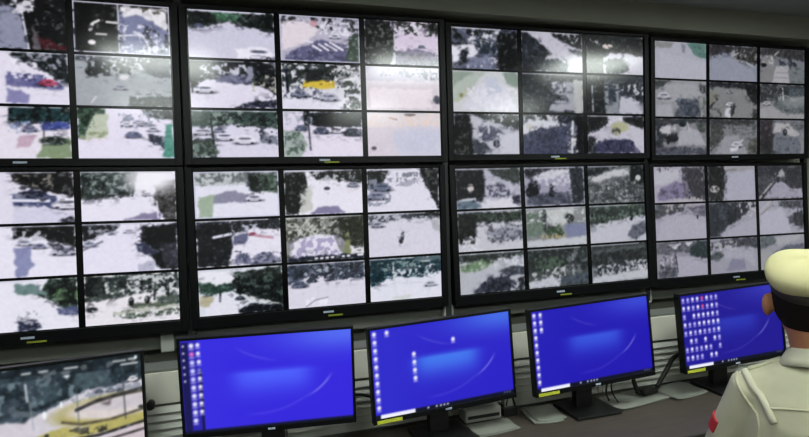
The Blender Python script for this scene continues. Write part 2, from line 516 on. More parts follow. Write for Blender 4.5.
# pictures of the camera feeds, read row by row from the photograph; u right, v down, 0..1
FEEDS = {
 ('upper', 1): [
  "B R;P D 0,0 1,0 1,.35 0,.3;M N 5 .4 0,.3 1,.3 1,.6 0,.6;C W .4 .6 .2",
  "B 1c1f1d;P 2a2d31 0,0 .5,0 .5,1 0,1;P 8f93a8 .3,.2 .55,.2 .62,1 .3,1;M e6e6ea 5 .7 .48,0 .7,0 .7,.28 .48,.33;L e4e6f2 .016 .57,.2 .63,1;P 6a6468 .68,.5 .76,1 .66,1;P 4c2328 .72,.72 1,.93 1,1 .78,1",
  "B 10140f;M 2a2f28 6 .4 .2,0 .46,0 .46,1 .2,1;L f0efe6 .035 .19,.45 .17,.55;L f0efe6 .025 .2,.42 .26,.36;L e8e8de .022 .34,.38 .44,.39;L d6d6cc .022 .23,.63 .33,.63;E f4f2ea .18,.8 .04,.05;P 7d83a3 .46,.1 .7,.1 1,.5 1,1 .46,1;P f0efec .48,.05 .98,.06 .98,.5 .8,.3 .66,.2 .52,.28;M 5c5a4e 8 .4 .72,.05 .98,.08 .98,.2 .72,.15;M N 8 .3 .75,.4 1,.6 1,1 .6,1;M e4e6f4 8 .22 .47,.4 .8,.4 1,.8 1,1 .47,1;L e8eaf4 .015 .47,.64 .7,.6;L e8eaf4 .012 .7,.6 .78,.85;L f0f0fa .012 .46,.02 .46,1;F c8c8da",
  "B R;P D 0,0 1,0 1,.4 0,.3;P V 0,.4 1,.4 1,.6 0,.6;C e8e8f0 .4 .6 .2",
  "B e9e6f2;P 20292a .45,0 1,0 1,.62 .7,.3 .45,.1;M A 7 .3 .6,0 1,0 1,.4 .6,.2;P 6f6f9c .4,.42 .72,.42 .95,.6 .95,.72 .4,.66;M W 6 .35 .4,.1 .7,.2 .9,.6 .4,.5;M 4a4c74 7 .3 .5,.4 .8,.45 .8,.65 .5,.62;C d8405e .8 .58 .18;P 8886b4 .4,.7 .62,.8 .6,1 .4,1",
  "B a4acad;P 4b5058 0,0 1,0 1,.22 0,.1;M d6dade 8 .45 .12,0 .8,0 .85,.25 .12,.22;M 14191b 7 .5 .12,.12 .6,.12 .6,.36 .12,.36;E 1c2222 .17,.32 .07,.1;C A .45 .62 .14;C N .33 .36 .1;P 55565f .66,.1 1,.1 1,.42 .75,.36;P 3e4346 .56,.82 1,.78 1,1 .53,1;L e8eeea .01 .63,.75 .63,.95;L e0e4e0 .012 .15,.95 .2,.82;E d6dad6 .5 .42 .05 .05",
  "B R;P G 0,0 1,0 1,.35 0,.3;C A .5 .6 .2",
  "B ece6ee;P 27484a .4,0 1,0 1,.3 .4,.32;M 12201f 6 .4 .4,0 1,0 1,.3 .4,.3;P 4b5aa0 .7,.3 .98,.28 .98,.42 .72,.46;M 8ea0c4 6 .4 .4,.3 .7,.28 .7,.5 .4,.5;C 8f94b0 .6 .42 .16;P 86ab6e .72,.62 1,.6 1,1 .66,1;E 33473a .83 .66 .14 .09;L 5a5550 .012 .74,.3 .73,.75;P c8a8b8 .5,.55 .68,.55 .6,.75 .45,.8",
  "B ebe7f6;P 45704f 0,0 .3,0 .28,.3 .2,.55 0,.6;M 1f3d2a 6 .45 0,0 .22,0 .2,.5 0,.5;P c3d6a4 .18,.1 .32,.1 .3,.55 .05,.62;M 96a86c 7 .4 .02,.45 .3,.48 .3,.62 .02,.62;M d6c9a0 9 .4 .02,.58 .3,.58 .3,.66 .02,.66;P 39403f .66,0 1,0 1,.2 .75,.15;M 848ca0 8 .5 .42,.08 .8,.05 .9,.35 .45,.4;C W .5 .3 .12;C c8cce0 .62 .25 .1;C 6e7492 .57 .52 .18;C A .7 .3 .12;C d8d8e6 .78 .4 .14;P 363c4c .74,.48 .92,.58 .92,.8 .74,.66;P 42b290 .92,.3 1,.28 1,1 .88,1",
 ],
 ('upper', 2): [
  "B cfcfe0;P 26352d 0,0 1,0 1,.42 .7,.32 .45,.24 .25,.32 0,.4;P 3f7f57 .28,.02 .62,.02 .58,.24 .34,.22;M 0f1916 6 .4 .5,0 1,0 1,.4 .5,.25;M 131a1c 6 .5 0,.05 .3,.05 .28,.32 0,.32;C W .8 .86 .36;C 5c6276 .12 .33 .12;P f4f3fa .55,.8 .7,.76 .7,1 .55,1;H c8cad8 .9",
  "B b9b6c6;M 2d3330 7 .5 0,0 1,0 1,.3 0,.3;P e6dcdf .02,.15 .3,.12 .5,.3 .3,.6 .02,.8;M e9e9f2 9 .45 .5,.1 .9,.1 .9,.4 .5,.4;P 6a6a86 .1,.8 .5,.52 .8,.6 .9,1 .05,1;L f0eff6 .022 .4,.65 .5,.75;L f0eff6 .022 .48,.62 .6,.74;L f0eff6 .022 .56,.6 .7,.74;L f0eff6 .022 .62,.56 .78,.72;L ecebf2 .018 .3,.55 .4,.58;C e2e4f0 .68 .42 .14;P 4d6350 .88,.4 1,.3 1,1 .82,1;E c99aa0 .42 .16 .05 .07;F b4b8cc",
  "B d8c9dc;P 1b201d 0,0 .36,0 .4,.5 .34,1 0,1;M 6e7468 8 .22 .05,.1 .4,.1 .4,.9 .05,.9;M 2b2f2c 6 .6 .36,0 1,0 1,.3 .36,.3;M dfe2e4 8 .4 .45,.05 .9,.05 .9,.3 .45,.3;P 6d6480 .4,.7 .7,.62 1,.72 1,1 .38,1;M 4c4560 7 .3 .4,.7 1,.7 1,1 .4,1;C 6d6f86 .77 .56 .1;P 20251f .86,.02 1,.02 1,.25 .88,.22;L c9cdd6 .012 .4,.2 .4,.98",
  "B e6e2f0;P 1a2022 0,0 1,0 1,.7 .8,.5 .45,.45 .2,.4 0,.5;M dcdde8 7 .42 .1,.05 .65,.05 .65,.34 .1,.38;P 6b6d86 .28,.3 .7,.3 .72,.48 .3,.46;C ecebf6 .16 .6 .24;P 9094a4 .66,.1 .73,.1 .73,.4 .66,.4;M b9b99a 9 .35 .72,.3 1,.3 1,.7 .72,.6;P 2e3140 .5,.98 .72,.84 1,.82 1,1;P 14181a 0,0 .12,0 .08,.5 0,.7",
  "B d9dbe0;M 23302a 6 .6 0,0 1,0 1,.5 0,.5;P 2c3430 .28,.1 .66,.1 .66,.4 .28,.4;P e8c53e .27,.38 .66,.36 .68,.5 .5,.56 .26,.52;P c9a13a .56,.44 .68,.42 .66,.5;M e9ede6 8 .5 .6,.1 1,.05 1,.6 .6,.5;P e6e6ef 0,.78 1,.76 1,1 0,1;M 4a4f60 8 .5 .02,.5 .5,.55 .5,.78 .02,.78;C 8a90a2 .22 .66 .2;C b9bccb .58 .72 .24;C 5c6a4e .84 .4 .14;M 38443a 7 .5 .78,.5 1,.5 1,1 .78,1;L 1b2230 .03 .06,.1 .07,.6",
  "B dfd6da;P c2bfcb 0,0 1,0 1,.3 0,.34;M 8e90a0 8 .3 .2,0 1,0 1,.22 .2,.22;P d8cdd2 0,.4 1,.36 1,1 0,1;P efe4e4 .05,.5 .9,.5 .9,.95 .05,.95;M 6f7080 9 .4 .6,.1 1,.1 1,.28 .7,.26;E 555a64 .96 .74 .05 .1",
  "B dcdbea;P 3e5f52 0,0 1,0 1,.4 .5,.3 0,.36;M 1c2c26 6 .4 .1,0 1,0 1,.36 .1,.3;M 86a88e 7 .3 .2,0 .6,0 .6,.3 .2,.3;P 6f8d78 0,.66 .22,.6 .3,.9 .25,1 0,1;M 34493c 7 .5 0,.62 .25,.6 .28,1 0,1;C e6e6f2 .36 .55 .24;C W .6 .62 .26;C cfd2de .1 .45 .2;P 7d8290 .8,.5 1,.56 1,.76 .78,.66;M N 9 .3 .78,.4 1,.45 1,.75 .78,.7;L 2a3534 .022 .21,.1 .24,.7;C 8b90a4 .3 .42 .14",
  "B e2dceb;P 10171a .25,0 1,0 1,.34 .6,.36 .25,.3;M b2b8c4 7 .5 0,0 .35,0 .35,.3 0,.3;C W .67 .4 .2;C 50586a .47 .42 .2;C 2e3644 .87 .45 .24;C 767f94 .22 .36 .16;P 9ebaa6 0,.42 .22,.45 .3,.75 .2,1 0,1;M 54705c 7 .45 0,.42 .25,.45 .26,.96 0,.96;L 585c60 .02 .31,.2 .33,.85;P e8e2ee .4,.55 1,.6 1,1 .35,1",
  "B dcd4da;P e6dcd6 0,0 1,0 1,.3 0,.34;P cfd0dc .35,.42 1,.36 1,1 .4,1;E c9cede .72 .66 .3 .3 .6;M f0d9c8 5 .4 0,.05 1,.05 1,.3 0,.3;L b08a74 .012 .3,.12 .4,.16;E 6d6468 .08 .82 .035 .045;E 8c8078 .58 .04 .08 .04",
 ],
 ('upper', 3): [
  "B 646878;M 1c2320 5 .5 0,0 1,0 1,.45 0,.45;M e6e9ee 6 .45 .3,0 .75,0 .7,.3 .25,.3;P eceef4 0,.45 .3,.38 .4,.6 .25,.75 0,.85;P 1c2220 .68,.1 1,.1 1,1 .7,1;P 20262a .14,.55 .24,.5 .22,.85 .1,.95;P 7c839a .25,.75 .6,.62 .6,1 .2,1;P 35404a .38,.35 .68,.35 .66,.65 .42,.6;M d6dae2 8 .16 .2,.3 .7,.3 .7,1 .2,1;H c8ccd4 .65",
  "B c9c9d2;P 272d2c .45,.0 1,0 1,.4 .75,.3;M cfd2d6 7 .2 .55,0 1,0 1,.3 .6,.25;P 2a2f34 0,0 .12,.05 .3,.3 .5,.55 .38,.68 .3,1 0,1;M 3d444c 7 .4 0,.1 .3,.2 .4,.9 0,.9;P 45505a .36,.72 .55,.66 .76,.84 .74,1 .3,1;M 2c353a 7 .4 .36,.7 .75,.7 .75,1 .36,1;P 363c44 .74,.38 1,.44 1,.6 .85,.5",
  "B d3d4dc;P 252b2a 0,0 1,0 1,.55 .8,.45 .4,.45 .3,.6 .3,1 0,1;M 3f4d46 6 .4 .4,0 1,0 1,.45 .4,.4;E e9d9cc .37 .28 .09 .07;P 3c4448 .32,.66 .52,.58 .7,.7 .76,.9 .6,1 .34,1;M e0e2e6 6 .5 .05,.1 .2,.15 .25,.3 .1,.3;P 2a3030 0,.1 .26,.3 .28,1 0,1",
  "B d3dcd8;P b5cdb0 0,0 .5,0 .2,.6 0,.8;P 8fae92 0,0 .34,0 .12,.25 0,.4;P 86a78c .76,0 1,0 1,.4 .84,.3;P dfe2ea .4,.3 .8,.3 .98,.95 .1,.95;P c9d2e0 .5,.15 .66,.12 .74,.5 .5,.6;L cfd78e .03 .06,.75 .2,.5;E 8d8a4c .12 .6 .03 .05;M eef0f4 7 .4 .2,.4 1,.4 1,1 .2,1",
  "B 30363c;M 4d555c 6 .4 0,.2 .6,.2 .6,1 0,1;M 171d20 6 .3 0,0 .5,0 .5,1 0,1;P a9adb4 .5,.2 1,.2 1,.95 .4,.95 .5,.7 .72,.6 .5,.5;M 4b525a 6 .35 .5,.3 1,.3 1,.7 .5,.7;P b8c2b4 .84,.15 1,.15 1,1 .86,1;M c6cacf 7 .3 .45,.2 .75,.2 .75,.5 .45,.5",
  "B 444b50;P 262d2c 0,0 .3,0 .3,1 0,1;L aeb4b4 .025 .09,.25 .1,.95;P 8f979a .3,.2 .56,.2 .56,1 .32,1;P 3b464e .36,.2 .5,.25 .5,.7 .38,.7;P c2c4cc .58,.55 .8,.5 1,.75 1,1 .56,1;P 343b40 .56,.15 1,.15 1,.7 .84,.55 .56,.45;M d0d4d6 6 .3 .5,.3 1,.1 1,.5 .5,.5",
  "B c0c4cc;P 171c1b 0,0 .24,0 .3,1 0,1;M 60665c 8 .12 0,.2 .3,.2 .3,1 0,1;P 2b3134 .24,0 1,0 1,.35 .7,.25 .4,.1;M d6dade 7 .35 .5,0 1,0 1,.2 .5,.2;P 5d6070 .36,.3 .6,.3 .78,.5 .65,.6 .5,.7 .36,.6;P 4d525c .28,.6 .45,.68 .6,.95 .3,1;M d8dce2 8 .25 .36,.2 .6,.2 .75,.6 .36,.7;E 3a4048 .64 .74 .05 .1;P cfd3da .7,.5 1,.45 1,1 .7,1",
  "B 555a6c;P 2c3233 0,0 1,0 1,.2 0,.12;M dfe3e6 7 .5 0,0 .75,0 .6,.3 0,.45;P d6dbdf 0,.2 .3,.12 .75,.26 .3,.34 0,.5;E d0d4be .1 .3 .06 .08;M 474c5e 6 .4 .1,.35 .8,.3 .8,1 0,1;P 14191a .88,0 1,0 1,1 .88,1;L d0d6cc .035 .82,.15 .8,.95;M e2e6de 8 .3 .72,.3 .9,.3 .9,1 .72,1;P 2d3340 .62,.02 .76,.02 .76,.22 .62,.2",
  "B c7c7d0;P 232a28 0,0 .34,0 .36,.2 .2,.36 0,.45;P 2a2f2e .6,0 1,0 1,.35 .85,.3 .62,.14;M e0e4e2 6 .4 .36,0 .62,0 .62,.2 .36,.2;E bfc47c .57 .3 .16 .14;E 5a5e48 .5 .42 .08 .1 .2;E c6c894 .5 .47 .05 .06;P 50506a .12,.75 .35,.62 .75,.62 .95,1 .1,1;M 34354c 6 .4 .15,.65 .8,.65 .9,1 .15,1;P 262c30 0,.55 .14,.6 .12,1 0,1",
 ],
 ('upper', 4): [
  "B b9bcc6;P 93988f 0,0 .4,0 .3,.15 0,.2;P 5f9a84 .62,0 1,0 1,.42 .85,.4 .72,.25;P 8a9296 .5,.05 .6,.05 .6,.3 .52,.3;P c0c2cc .1,.3 1,.5 1,1 .05,1",
  "B 8f96a2;P 454547 0,0 .6,0 .45,.2 .2,.26 0,.32;P 42443f .6,0 1,0 1,.5 .8,.45 .5,.34;M a8a89c 8 .3 .4,.1 1,.1 1,.5 .5,.4;L c4c4bc .018 .46,.3 .66,.16;L c4c4bc .018 .5,.42 .74,.44 .95,.58;P 9ba1ad 0,.34 .4,.34 .9,.65 1,1 0,1",
  "B 7f8488;P 4a4b4a 0,0 1,0 1,.32 0,.2;P 8d8d8a .05,.25 .32,.2 .36,1 .0,1;L b0b0aa .025 .25,.3 .42,.06;M c2c3bd 9 .3 .02,.25 .3,.22 .3,.6 .02,.6;C N .5 .42 .14;C 3c4244 .74 .44 .18;P b5b6b6 .36,.5 .62,.5 .66,1 .26,1;L 8d8e8e .012 .36,.7 .64,.7;L 8d8e8e .012 .32,.85 .66,.85;P 7b8684 .66,.5 1,.5 1,1 .68,1;E 2c2f30 .07 .5 .08 .06",
  "B 9ca2a2;P 4f5853 0,0 .3,0 .15,.2 0,.3;P 4d524e .85,.1 1,.1 1,.35 .88,.3;P aab0b0 .2,.1 .85,.1 .9,.4 .3,.6 .1,.6;C d2d6d6 .16 .42 .24;P 686f76 .4,.9 .5,.5 .85,.5 .9,1 .35,1;M 555d66 6 .4 .4,.5 .85,.5 .9,1 .4,1;M 6e7766 7 .5 .85,.4 1,.4 1,1 .85,1;P b0b4b6 0,.7 .3,.65 .35,1 0,1",
  "B 8c918c;P 33383a 0,0 1,0 1,.2 .6,.16 0,.14;P 2a2e2f .75,.08 1,.08 1,.65 .9,.55 .78,.3;P 8a8c72 0,.28 .2,.36 .1,.62 0,.66;L 3c4038 .03 .2,.4 .02,.7;C b0b2b2 .41 .26 .12;C e6e8ea .42 .62 .16;P d8dadc .33,.75 .45,.72 .43,.98 .3,.98;P 3e4242 .46,.62 .54,.58 .5,.9 .44,1;M 585c54 7 .5 0,.7 .2,.75 .25,1 0,1;P 3a3e3c .92,.8 1,.75 1,1 .9,1",
  "B 999e9a;P 44494a 0,0 1,0 1,.3 .5,.3 .3,.5 0,.55;M 7c827c 8 .3 0,.05 .5,.05 .5,.5 0,.5;E 6c7876 .74 .62 .42 .25;E 85918e .76 .5 .26 .18;E 97a29c .78 .42 .14 .08;L d6d8d2 .02 .5,.1 .52,.45;P a6aaa6 0,.72 .3,.65 .5,.85 1,.9 1,1 0,1;C c6cac6 .14 .56 .16;P 5c676a .6,.12 1,.08 1,.34 .66,.36",
  "B 8e9092;P 474a4c 0,0 1,0 1,.1 0,.2;P 3b4044 0,.1 .14,.15 .15,.9 0,.9;P 5a6560 .78,.15 1,.1 1,.4 .86,.36;C d6d8d8 .22 .3 .3;P c8caca .1,.22 .38,.18 .4,.42 .1,.45;P 2b2f33 .16,.5 .42,.42 .46,.62 .22,.7;P b2b4b8 .5,.2 .84,.3 1,.75 .4,.75;E 2a3a40 .52 .14 .07 .09;L c4c8c6 .02 .62,.1 .66,.35;P 5d6068 0,.8 .4,.76 1,.84 1,1 0,1",
  "B 85888a;P 4a4d4c 0,0 1,0 1,.14 0,.2;P 595c56 0,.15 .2,.1 .3,.4 .1,.75 0,.8;P a0a2a6 .3,.5 .6,.45 .8,1 .1,1;L 5c605e .03 .02,.9 .28,.5;M 6c706c 7 .4 .4,.1 1,.1 1,.45 .4,.45;L 9ea2a2 .012 .75,.34 1,.3;C dcdee0 .56 .72 .22;P e0e2e4 .42,.84 .6,.76 .56,.9 .44,.94;L d8dada .02 .6,.7 .7,.58;P 62685a .84,.6 1,.5 1,1 .8,1",
  "B 7d8186;P 464043 0,0 .28,0 .3,1 0,1;P 39403a .1,.6 .25,.7 .22,1 .05,1;P b9bbb6 .34,.1 .62,.1 .9,.4 .8,.5 .5,.36 .3,.4;M 6f7470 8 .4 .5,0 1,0 1,.3 .6,.25;E 3a3d44 .56 .36 .05 .1;P 757a80 .35,.5 .95,.55 .95,1 .3,1;P 8c8f90 .9,.3 1,.35 1,1 .93,1",
 ],
 ('lower', 1): [
  "B R;P D 0,0 1,0 1,.35 0,.3;C W .5 .6 .2",
  "B e6e4f0;P 1f211f .4,0 1,0 1,.5 .75,.4 .4,.2;M 8a867c 8 .25 .4,.05 .8,.05 .8,.35 .4,.3;P 4c5578 .4,.42 .75,.44 .9,.62 .95,.78 .7,.68 .4,.66;P 23293c .45,.36 .72,.38 .72,.5 .45,.5;C W .93 .62 .3;L e6e8f4 .03 .4,.55 .75,.57;P d6d6e8 .4,.7 .7,.72 1,.82 1,1 .4,1;P 2b2e34 .86,.94 1,.9 1,1 .86,1",
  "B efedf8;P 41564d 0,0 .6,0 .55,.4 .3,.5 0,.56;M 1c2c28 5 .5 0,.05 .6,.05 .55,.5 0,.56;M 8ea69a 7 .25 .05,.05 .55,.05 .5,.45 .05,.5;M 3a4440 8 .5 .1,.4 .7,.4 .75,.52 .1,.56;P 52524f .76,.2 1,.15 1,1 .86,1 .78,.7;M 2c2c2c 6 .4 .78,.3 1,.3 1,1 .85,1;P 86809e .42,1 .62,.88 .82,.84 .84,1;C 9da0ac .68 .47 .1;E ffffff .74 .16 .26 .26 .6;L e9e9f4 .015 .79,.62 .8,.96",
  "B R;P D 0,0 1,0 1,.35 0,.3;C W .5 .6 .2",
  "B efeef8;P 1c201f .4,0 1,0 1,.5 .8,.3 .6,.2 .4,.25;M c0c4ce 7 .35 .4,.1 .7,.1 .7,.3 .4,.3;P 8a90b8 .4,.4 .58,.4 .54,.6 .6,.75 .5,1 .4,1;C d8daea .5 .32 .16;C 9498b0 .64 .4 .14;C c8c8d8 .88 .5 .26;M 474b54 9 .4 .72,.35 1,.45 1,.6 .75,.5",
  "B ebebf8;P 23282b 0,0 .4,0 .34,.15 .15,.24 0,.36;M a6a8b2 8 .3 .05,0 .35,0 .3,.2 .05,.2;P 0e1216 .6,.1 1,.02 1,1 .8,.96 .72,.7 .62,.5;P 42465c .54,.42 .64,.4 .78,.65 .7,.7 .58,.6;C c0c3d6 .06 .4 .16;L 7c8090 .02 .0,.52 .2,.36;C d9dbe8 .48 .16 .12;C 9b9fb4 .3 .2 .08;P 3c3e48 .8,.5 1,.4 1,.95 .85,.95;P b8bace .56,.86 .74,.8 .74,1 .58,1",
  "B R;P G 0,0 1,0 1,.35 0,.3;C A .5 .6 .2",
  "B eef0f6;P 2a4735 .72,.0 1,0 1,.68 .85,.6 .7,.4 .6,.3;M 122218 5 .5 .72,0 1,0 1,.62 .7,.4;M 6b9c58 7 .2 .65,.1 1,.1 1,.5 .7,.4;P 68948a .4,.05 .6,.1 .7,.3 .4,.3;P 5c6384 .78,.6 1,.6 1,.76 .8,.74;P 363c50 .4,.8 .6,.78 .64,.95 .55,1 .4,1;M A 7 .3 .4,.6 .6,.6 .6,.9 .4,.9",
  "B f2efee;P 33453f 0,0 1,0 1,.6 .7,.4 .3,.38 0,.45;M 0f1916 6 .35 0,0 1,0 1,.5 0,.42;M d6e4da 7 .4 .2,.0 .95,.0 .95,.42 .2,.4;P 3e4e44 0,.42 .35,.36 .6,.34 .35,.48 0,.54;M eef2ee 5 .45 .4,.35 1,.3 1,.55 .4,.5;P 6a7c5c .44,.62 .95,.58 1,.68 .5,.72;P 5b7060 .75,.5 1,.46 1,.66 .8,.66;M 4a6448 9 .5 .3,.74 1,.74 1,.9 .3,.9;P c4cfae .28,.76 1,.68 1,.74 .3,.82;L 283430 .02 .74,.2 .73,.55;L 283430 .02 .88,.15 .88,.5;E 38403f .07 .68 .06 .06;E 222c28 .48 .56 .03 .09;E 222c28 .65 .54 .03 .08",
 ],
 ('lower', 2): [
  "B e6e9f4;P 6e7a76 0,.02 1,.02 1,.2 0,.3;M c6d6d0 6 .5 0,0 .6,0 .6,.3 0,.3;P 1c2c24 .62,.05 .78,.05 .78,.5 .64,.4;P 4e6f56 .75,.1 1,.05 1,.5 .8,.45;M 26382c 7 .4 .75,.1 1,.1 1,.48 .75,.45;P 8b8ca0 .08,.55 .4,.42 .66,.5 .6,.66 .2,.68;P 9cc292 .04,.55 .22,.5 .2,.98 .04,.98;C dfe2ec .7 .58 .2;F c6cae0",
  "B eeedf4;P 181d1c 0,0 .26,0 .3,.45 .22,.7 .16,1 0,1;M 5a6458 7 .25 .05,.1 .3,.1 .25,.9 .05,.9;P 2a302e .3,0 1,0 1,.34 .75,.26 .4,.2;M c4c8cc 8 .3 .3,.05 .9,.05 .9,.3 .3,.25;P c9d0bc .2,.5 .34,.3 .34,.9 .18,.98;P 8580a0 .32,1 .42,.82 .66,.82 .78,1;E 4c4f5a .54 .42 .04 .04;C 9ba0ac .88 .34 .16;H d6d8e0 .55",
  "B e4e4ee;P 2d3331 0,0 .3,0 .2,.4 0,.5;M 8b92a0 6 .5 0,.25 .35,.2 .3,.8 0,.9;C 70788c .2 .42 .26;C 8e94a8 .12 .62 .26;P 1e2424 .74,0 1,0 1,1 .88,.6 .78,.3;M 565c58 7 .3 .75,0 1,0 1,.8 .85,.5;M 777d86 7 .4 .4,.1 .75,.1 .7,.4 .4,.4;P a9abb8 .45,.3 .7,.26 .6,.42 .44,.4;H d6d8e0 .6",
  "B eceaf4;P 21252b 0,0 .4,0 .42,.5 .36,1 0,1;M 12161a 4 .4 0,.1 .4,.1 .36,1 0,1;P 2a2f34 .4,0 1,0 1,.25 .7,.2 .4,.3;M c6c8d6 7 .4 .42,.1 .8,.1 .8,.35 .42,.4;L e2e4ee .03 .2,.36 .4,.3;P 6a6d86 .42,.35 .62,.3 .6,.5 .44,.55;C c05868 .66 .32 .1;L c89aa6 .03 .7,.36 .9,.42;P 7f829c .42,.95 .46,.75 .62,.78 .64,1;C 9a9db4 .8 .86 .32;M 555a6e 7 .3 .42,.7 1,.75 1,1 .42,1",
  "B 8a9082;M c8d2b6 6 .5 0,.02 .7,.02 .7,.4 0,.5;M 3c4634 7 .35 0,0 1,0 1,.5 0,.5;P 39402a .66,.02 1,0 1,.75 .86,.7 .7,.5;P e8e8f2 .1,.55 .3,.4 .6,.42 .72,.95 .02,.95;M a49cc0 6 .45 .05,.5 .7,.4 .75,.95 .05,.95;P 8a9a54 .76,.4 .8,.3 .82,.9 .74,.9;P e6e8e6 .82,.72 1,.76 1,.92 .82,.92;P 22283a 0,.9 1,.88 1,1 0,1;L f0f0ea .025 .36,.95 .38,.95;L f0f0ea .025 .43,.95 .45,.95;L f0f0ea .025 .5,.945 .52,.945;L f0f0ea .025 .57,.94 .59,.94;L f0f0ea .025 .64,.94 .66,.94;L f0f0ea .025 .71,.935 .73,.935;L f0f0ea .025 .78,.93 .8,.93;L f0f0ea .025 .92,.92 .98,.92",
  "B d9d8e2;P 545a60 0,0 1,0 1,.16 .5,.12 0,.25;M c8ccd6 8 .45 0,.0 1,.0 1,.2 0,.22;P 23282b .55,.0 1,0 1,.08 .55,.08;C b4b8c6 .12 .24 .18;E 3c4046 .46 .58 .022 .11;E 3c4046 .44 .66 .03 .06;E 60656c .47 .47 .02 .04;P b0b4b6 .85,.15 1,.2 1,.5 .9,.4",
  "B d9e4e6;P 2f5a48 0,.25 .4,.3 .4,.5 .1,.56 0,.5;P 1d2e28 .42,.1 1,0 1,.9 .7,.7 .45,.55;M 52705c 6 .3 .42,.1 1,.05 1,.7 .5,.5;M 10201a 6 .4 .35,.2 1,.2 1,.8 .4,.6;P eef2f4 .05,.05 .4,.05 .4,.28 .2,.35 0,.2;P e8ecf2 .1,.6 .4,.5 .5,.7 .56,1 .05,1;P b9b48e 0,.55 .2,.58 .1,.8 0,.8;P 121a20 .45,.9 .65,.82 1,.86 1,1 .45,1;L 2c3438 .02 .25,.5 .24,.7;C 3c444c .48 .66 .12;L cfd6c4 .012 .55,.66 .95,.85;H e2e6f0 .2",
  "B dedee8;P 4e5866 0,0 1,0 1,.4 .6,.36 .3,.3 0,.45;M 2a3038 7 .4 0,.02 1,.02 1,.36 0,.36;M aab4bc 7 .3 .2,.1 1,.05 1,.36 .2,.3;C 5a6474 .14 .46 .2;C 3f4854 .3 .38 .14;C c6cad2 .54 .36 .16;M 3d4450 8 .5 .4,.3 1,.24 1,.4 .5,.42;M f6f6fa 8 .4 .2,.82 .5,.78 .5,.98 .2,.98;L 8a8e9a .012 .22,.98 .34,.84 .5,.8",
  "B e4e8f0;P 1f4048 0,0 1,.0 1,.36 .7,.5 .4,.44 .2,.5 0,.66;M 7fa49e 6 .25 .1,.1 .9,.05 .9,.45 .1,.45;M d8e0e6 8 .35 .2,.26 .9,.2 .9,.45 .2,.45;E f0fdf4 .78 .06 .1 .07;L d8e8e0 .014 .32,.15 .35,.92;C c4ccd4 .84 .66 .18;P cfe0d2 .3,.92 .55,.9 .55,1 .3,1;P 5a6d72 .62,.0 1,0 1,.1 .62,.12",
 ],
 ('lower', 3): [
  "B b8bac6;P 26292c 0,.02 .42,.0 .46,.3 .4,.85 .2,.75 0,.8;E d6cec4 .22 .48 .05 .1;P 44504a .46,0 1,0 1,.4 .75,.3 .55,.1;P 5d5e6e .45,.45 .7,.38 .85,.6 .8,.75 .5,.72;M c8ccd8 8 .4 .45,.3 .9,.35 .9,.8 .45,.8;P e2e4ea .4,.8 1,.75 1,1 .38,1;P 6a7c88 .02,.78 .26,.75 .36,.95 .3,1 0,1;L c4ccd0 .03 .05,.78 .28,.76;P 3a3e4c .86,.75 1,.7 1,.95 .88,.9;H b8b8bc .4",
  "B a3a3b4;P 33363c 0,0 1,0 1,.1 .4,.15 .1,.3 0,.2;P d6d9de .12,.25 .4,.06 .76,.06 .72,.18 .3,.32;M d6d8e2 6 .4 .2,.2 .75,.2 .75,.5 .2,.5;P 25282e .05,.4 .2,.36 .24,.7 .1,.8 0,.7;P 3b4044 .76,.05 1,.05 1,1 .78,1;P 5c606c .02,.8 .3,.65 .75,.66 .76,1 .02,1;P 20262c .42,.45 .46,.45 .48,.78 .4,.76;L 9a9eae .012 .3,.8 .32,.66;F 9fa4b0",
  "B 6c7472;P 2e3838 0,0 .6,0 .3,.14 0,.3;P c4ccca 0,.3 .3,.18 .6,.08 .72,.05 .74,.25 .5,.3 .1,.42;P 1c2a26 .76,0 1,0 1,.55 .82,.5 .74,.4;E c4d0c4 .9 .34 .05 .08;M a9b0b0 9 .25 .05,.4 .9,.4 1,1 0,1;M 4a5250 7 .4 0,.5 1,.5 1,1 0,1;L 20262a .012 .6,.9 .95,.88",
  "B ccd0d4;P 283430 0,.05 1,.05 1,.3 .6,.32 .3,.3 .25,.8 0,.8;M 46604a 6 .5 .3,.08 1,.08 1,.3 .3,.3;M 171d1c 6 .4 0,.1 .28,.1 .25,.8 0,.8;P 9a9eaa .4,.55 .7,.42 1,.5 1,.7 .6,.75;M 5a5e66 8 .4 .45,.4 1,.4 1,.8 .45,.8;M e8ecee 8 .35 0,.7 .3,.6 .4,1 0,1;H 9aa0a2 .9",
  "B 8a9490;P c6d0c4 .3,.05 .8,.02 .78,.35 .55,.5 .3,.45;P 3b4a42 .26,.05 .33,.05 .33,.6 .26,.6;P 6e8a72 0,.1 .26,.1 .26,.7 0,.7;P 4f6a48 .3,.55 .55,.45 .64,.75 .3,.76;E 3a443c .72 .3 .08 .12;P 7f88a4 .64,.45 1,.42 1,.78 .66,.82;P c6ccce 0,.84 1,.8 1,1 0,1;M b8a878 10 .5 .25,.7 .64,.68 .64,.8 .25,.82;M d0dcd2 7 .3 0,.05 1,.05 1,.4 0,.4",
  "B c2c6cc;P 44584c 0,0 1,0 1,.3 .6,.36 .3,.46 0,.5;M 6e8672 7 .4 0,0 1,0 1,.3 0,.4;M 2c3a34 6 .3 0,.1 1,.05 1,.35 0,.46;P 6a6f78 .66,.85 .74,.6 .9,.5 1,.46 1,.8 .8,.98;E 22282a .2 .44 .04 .04;E 22282a .74 .4 .03 .05;P 9fa4a8 0,.5 .1,.5 .1,.65 0,.7",
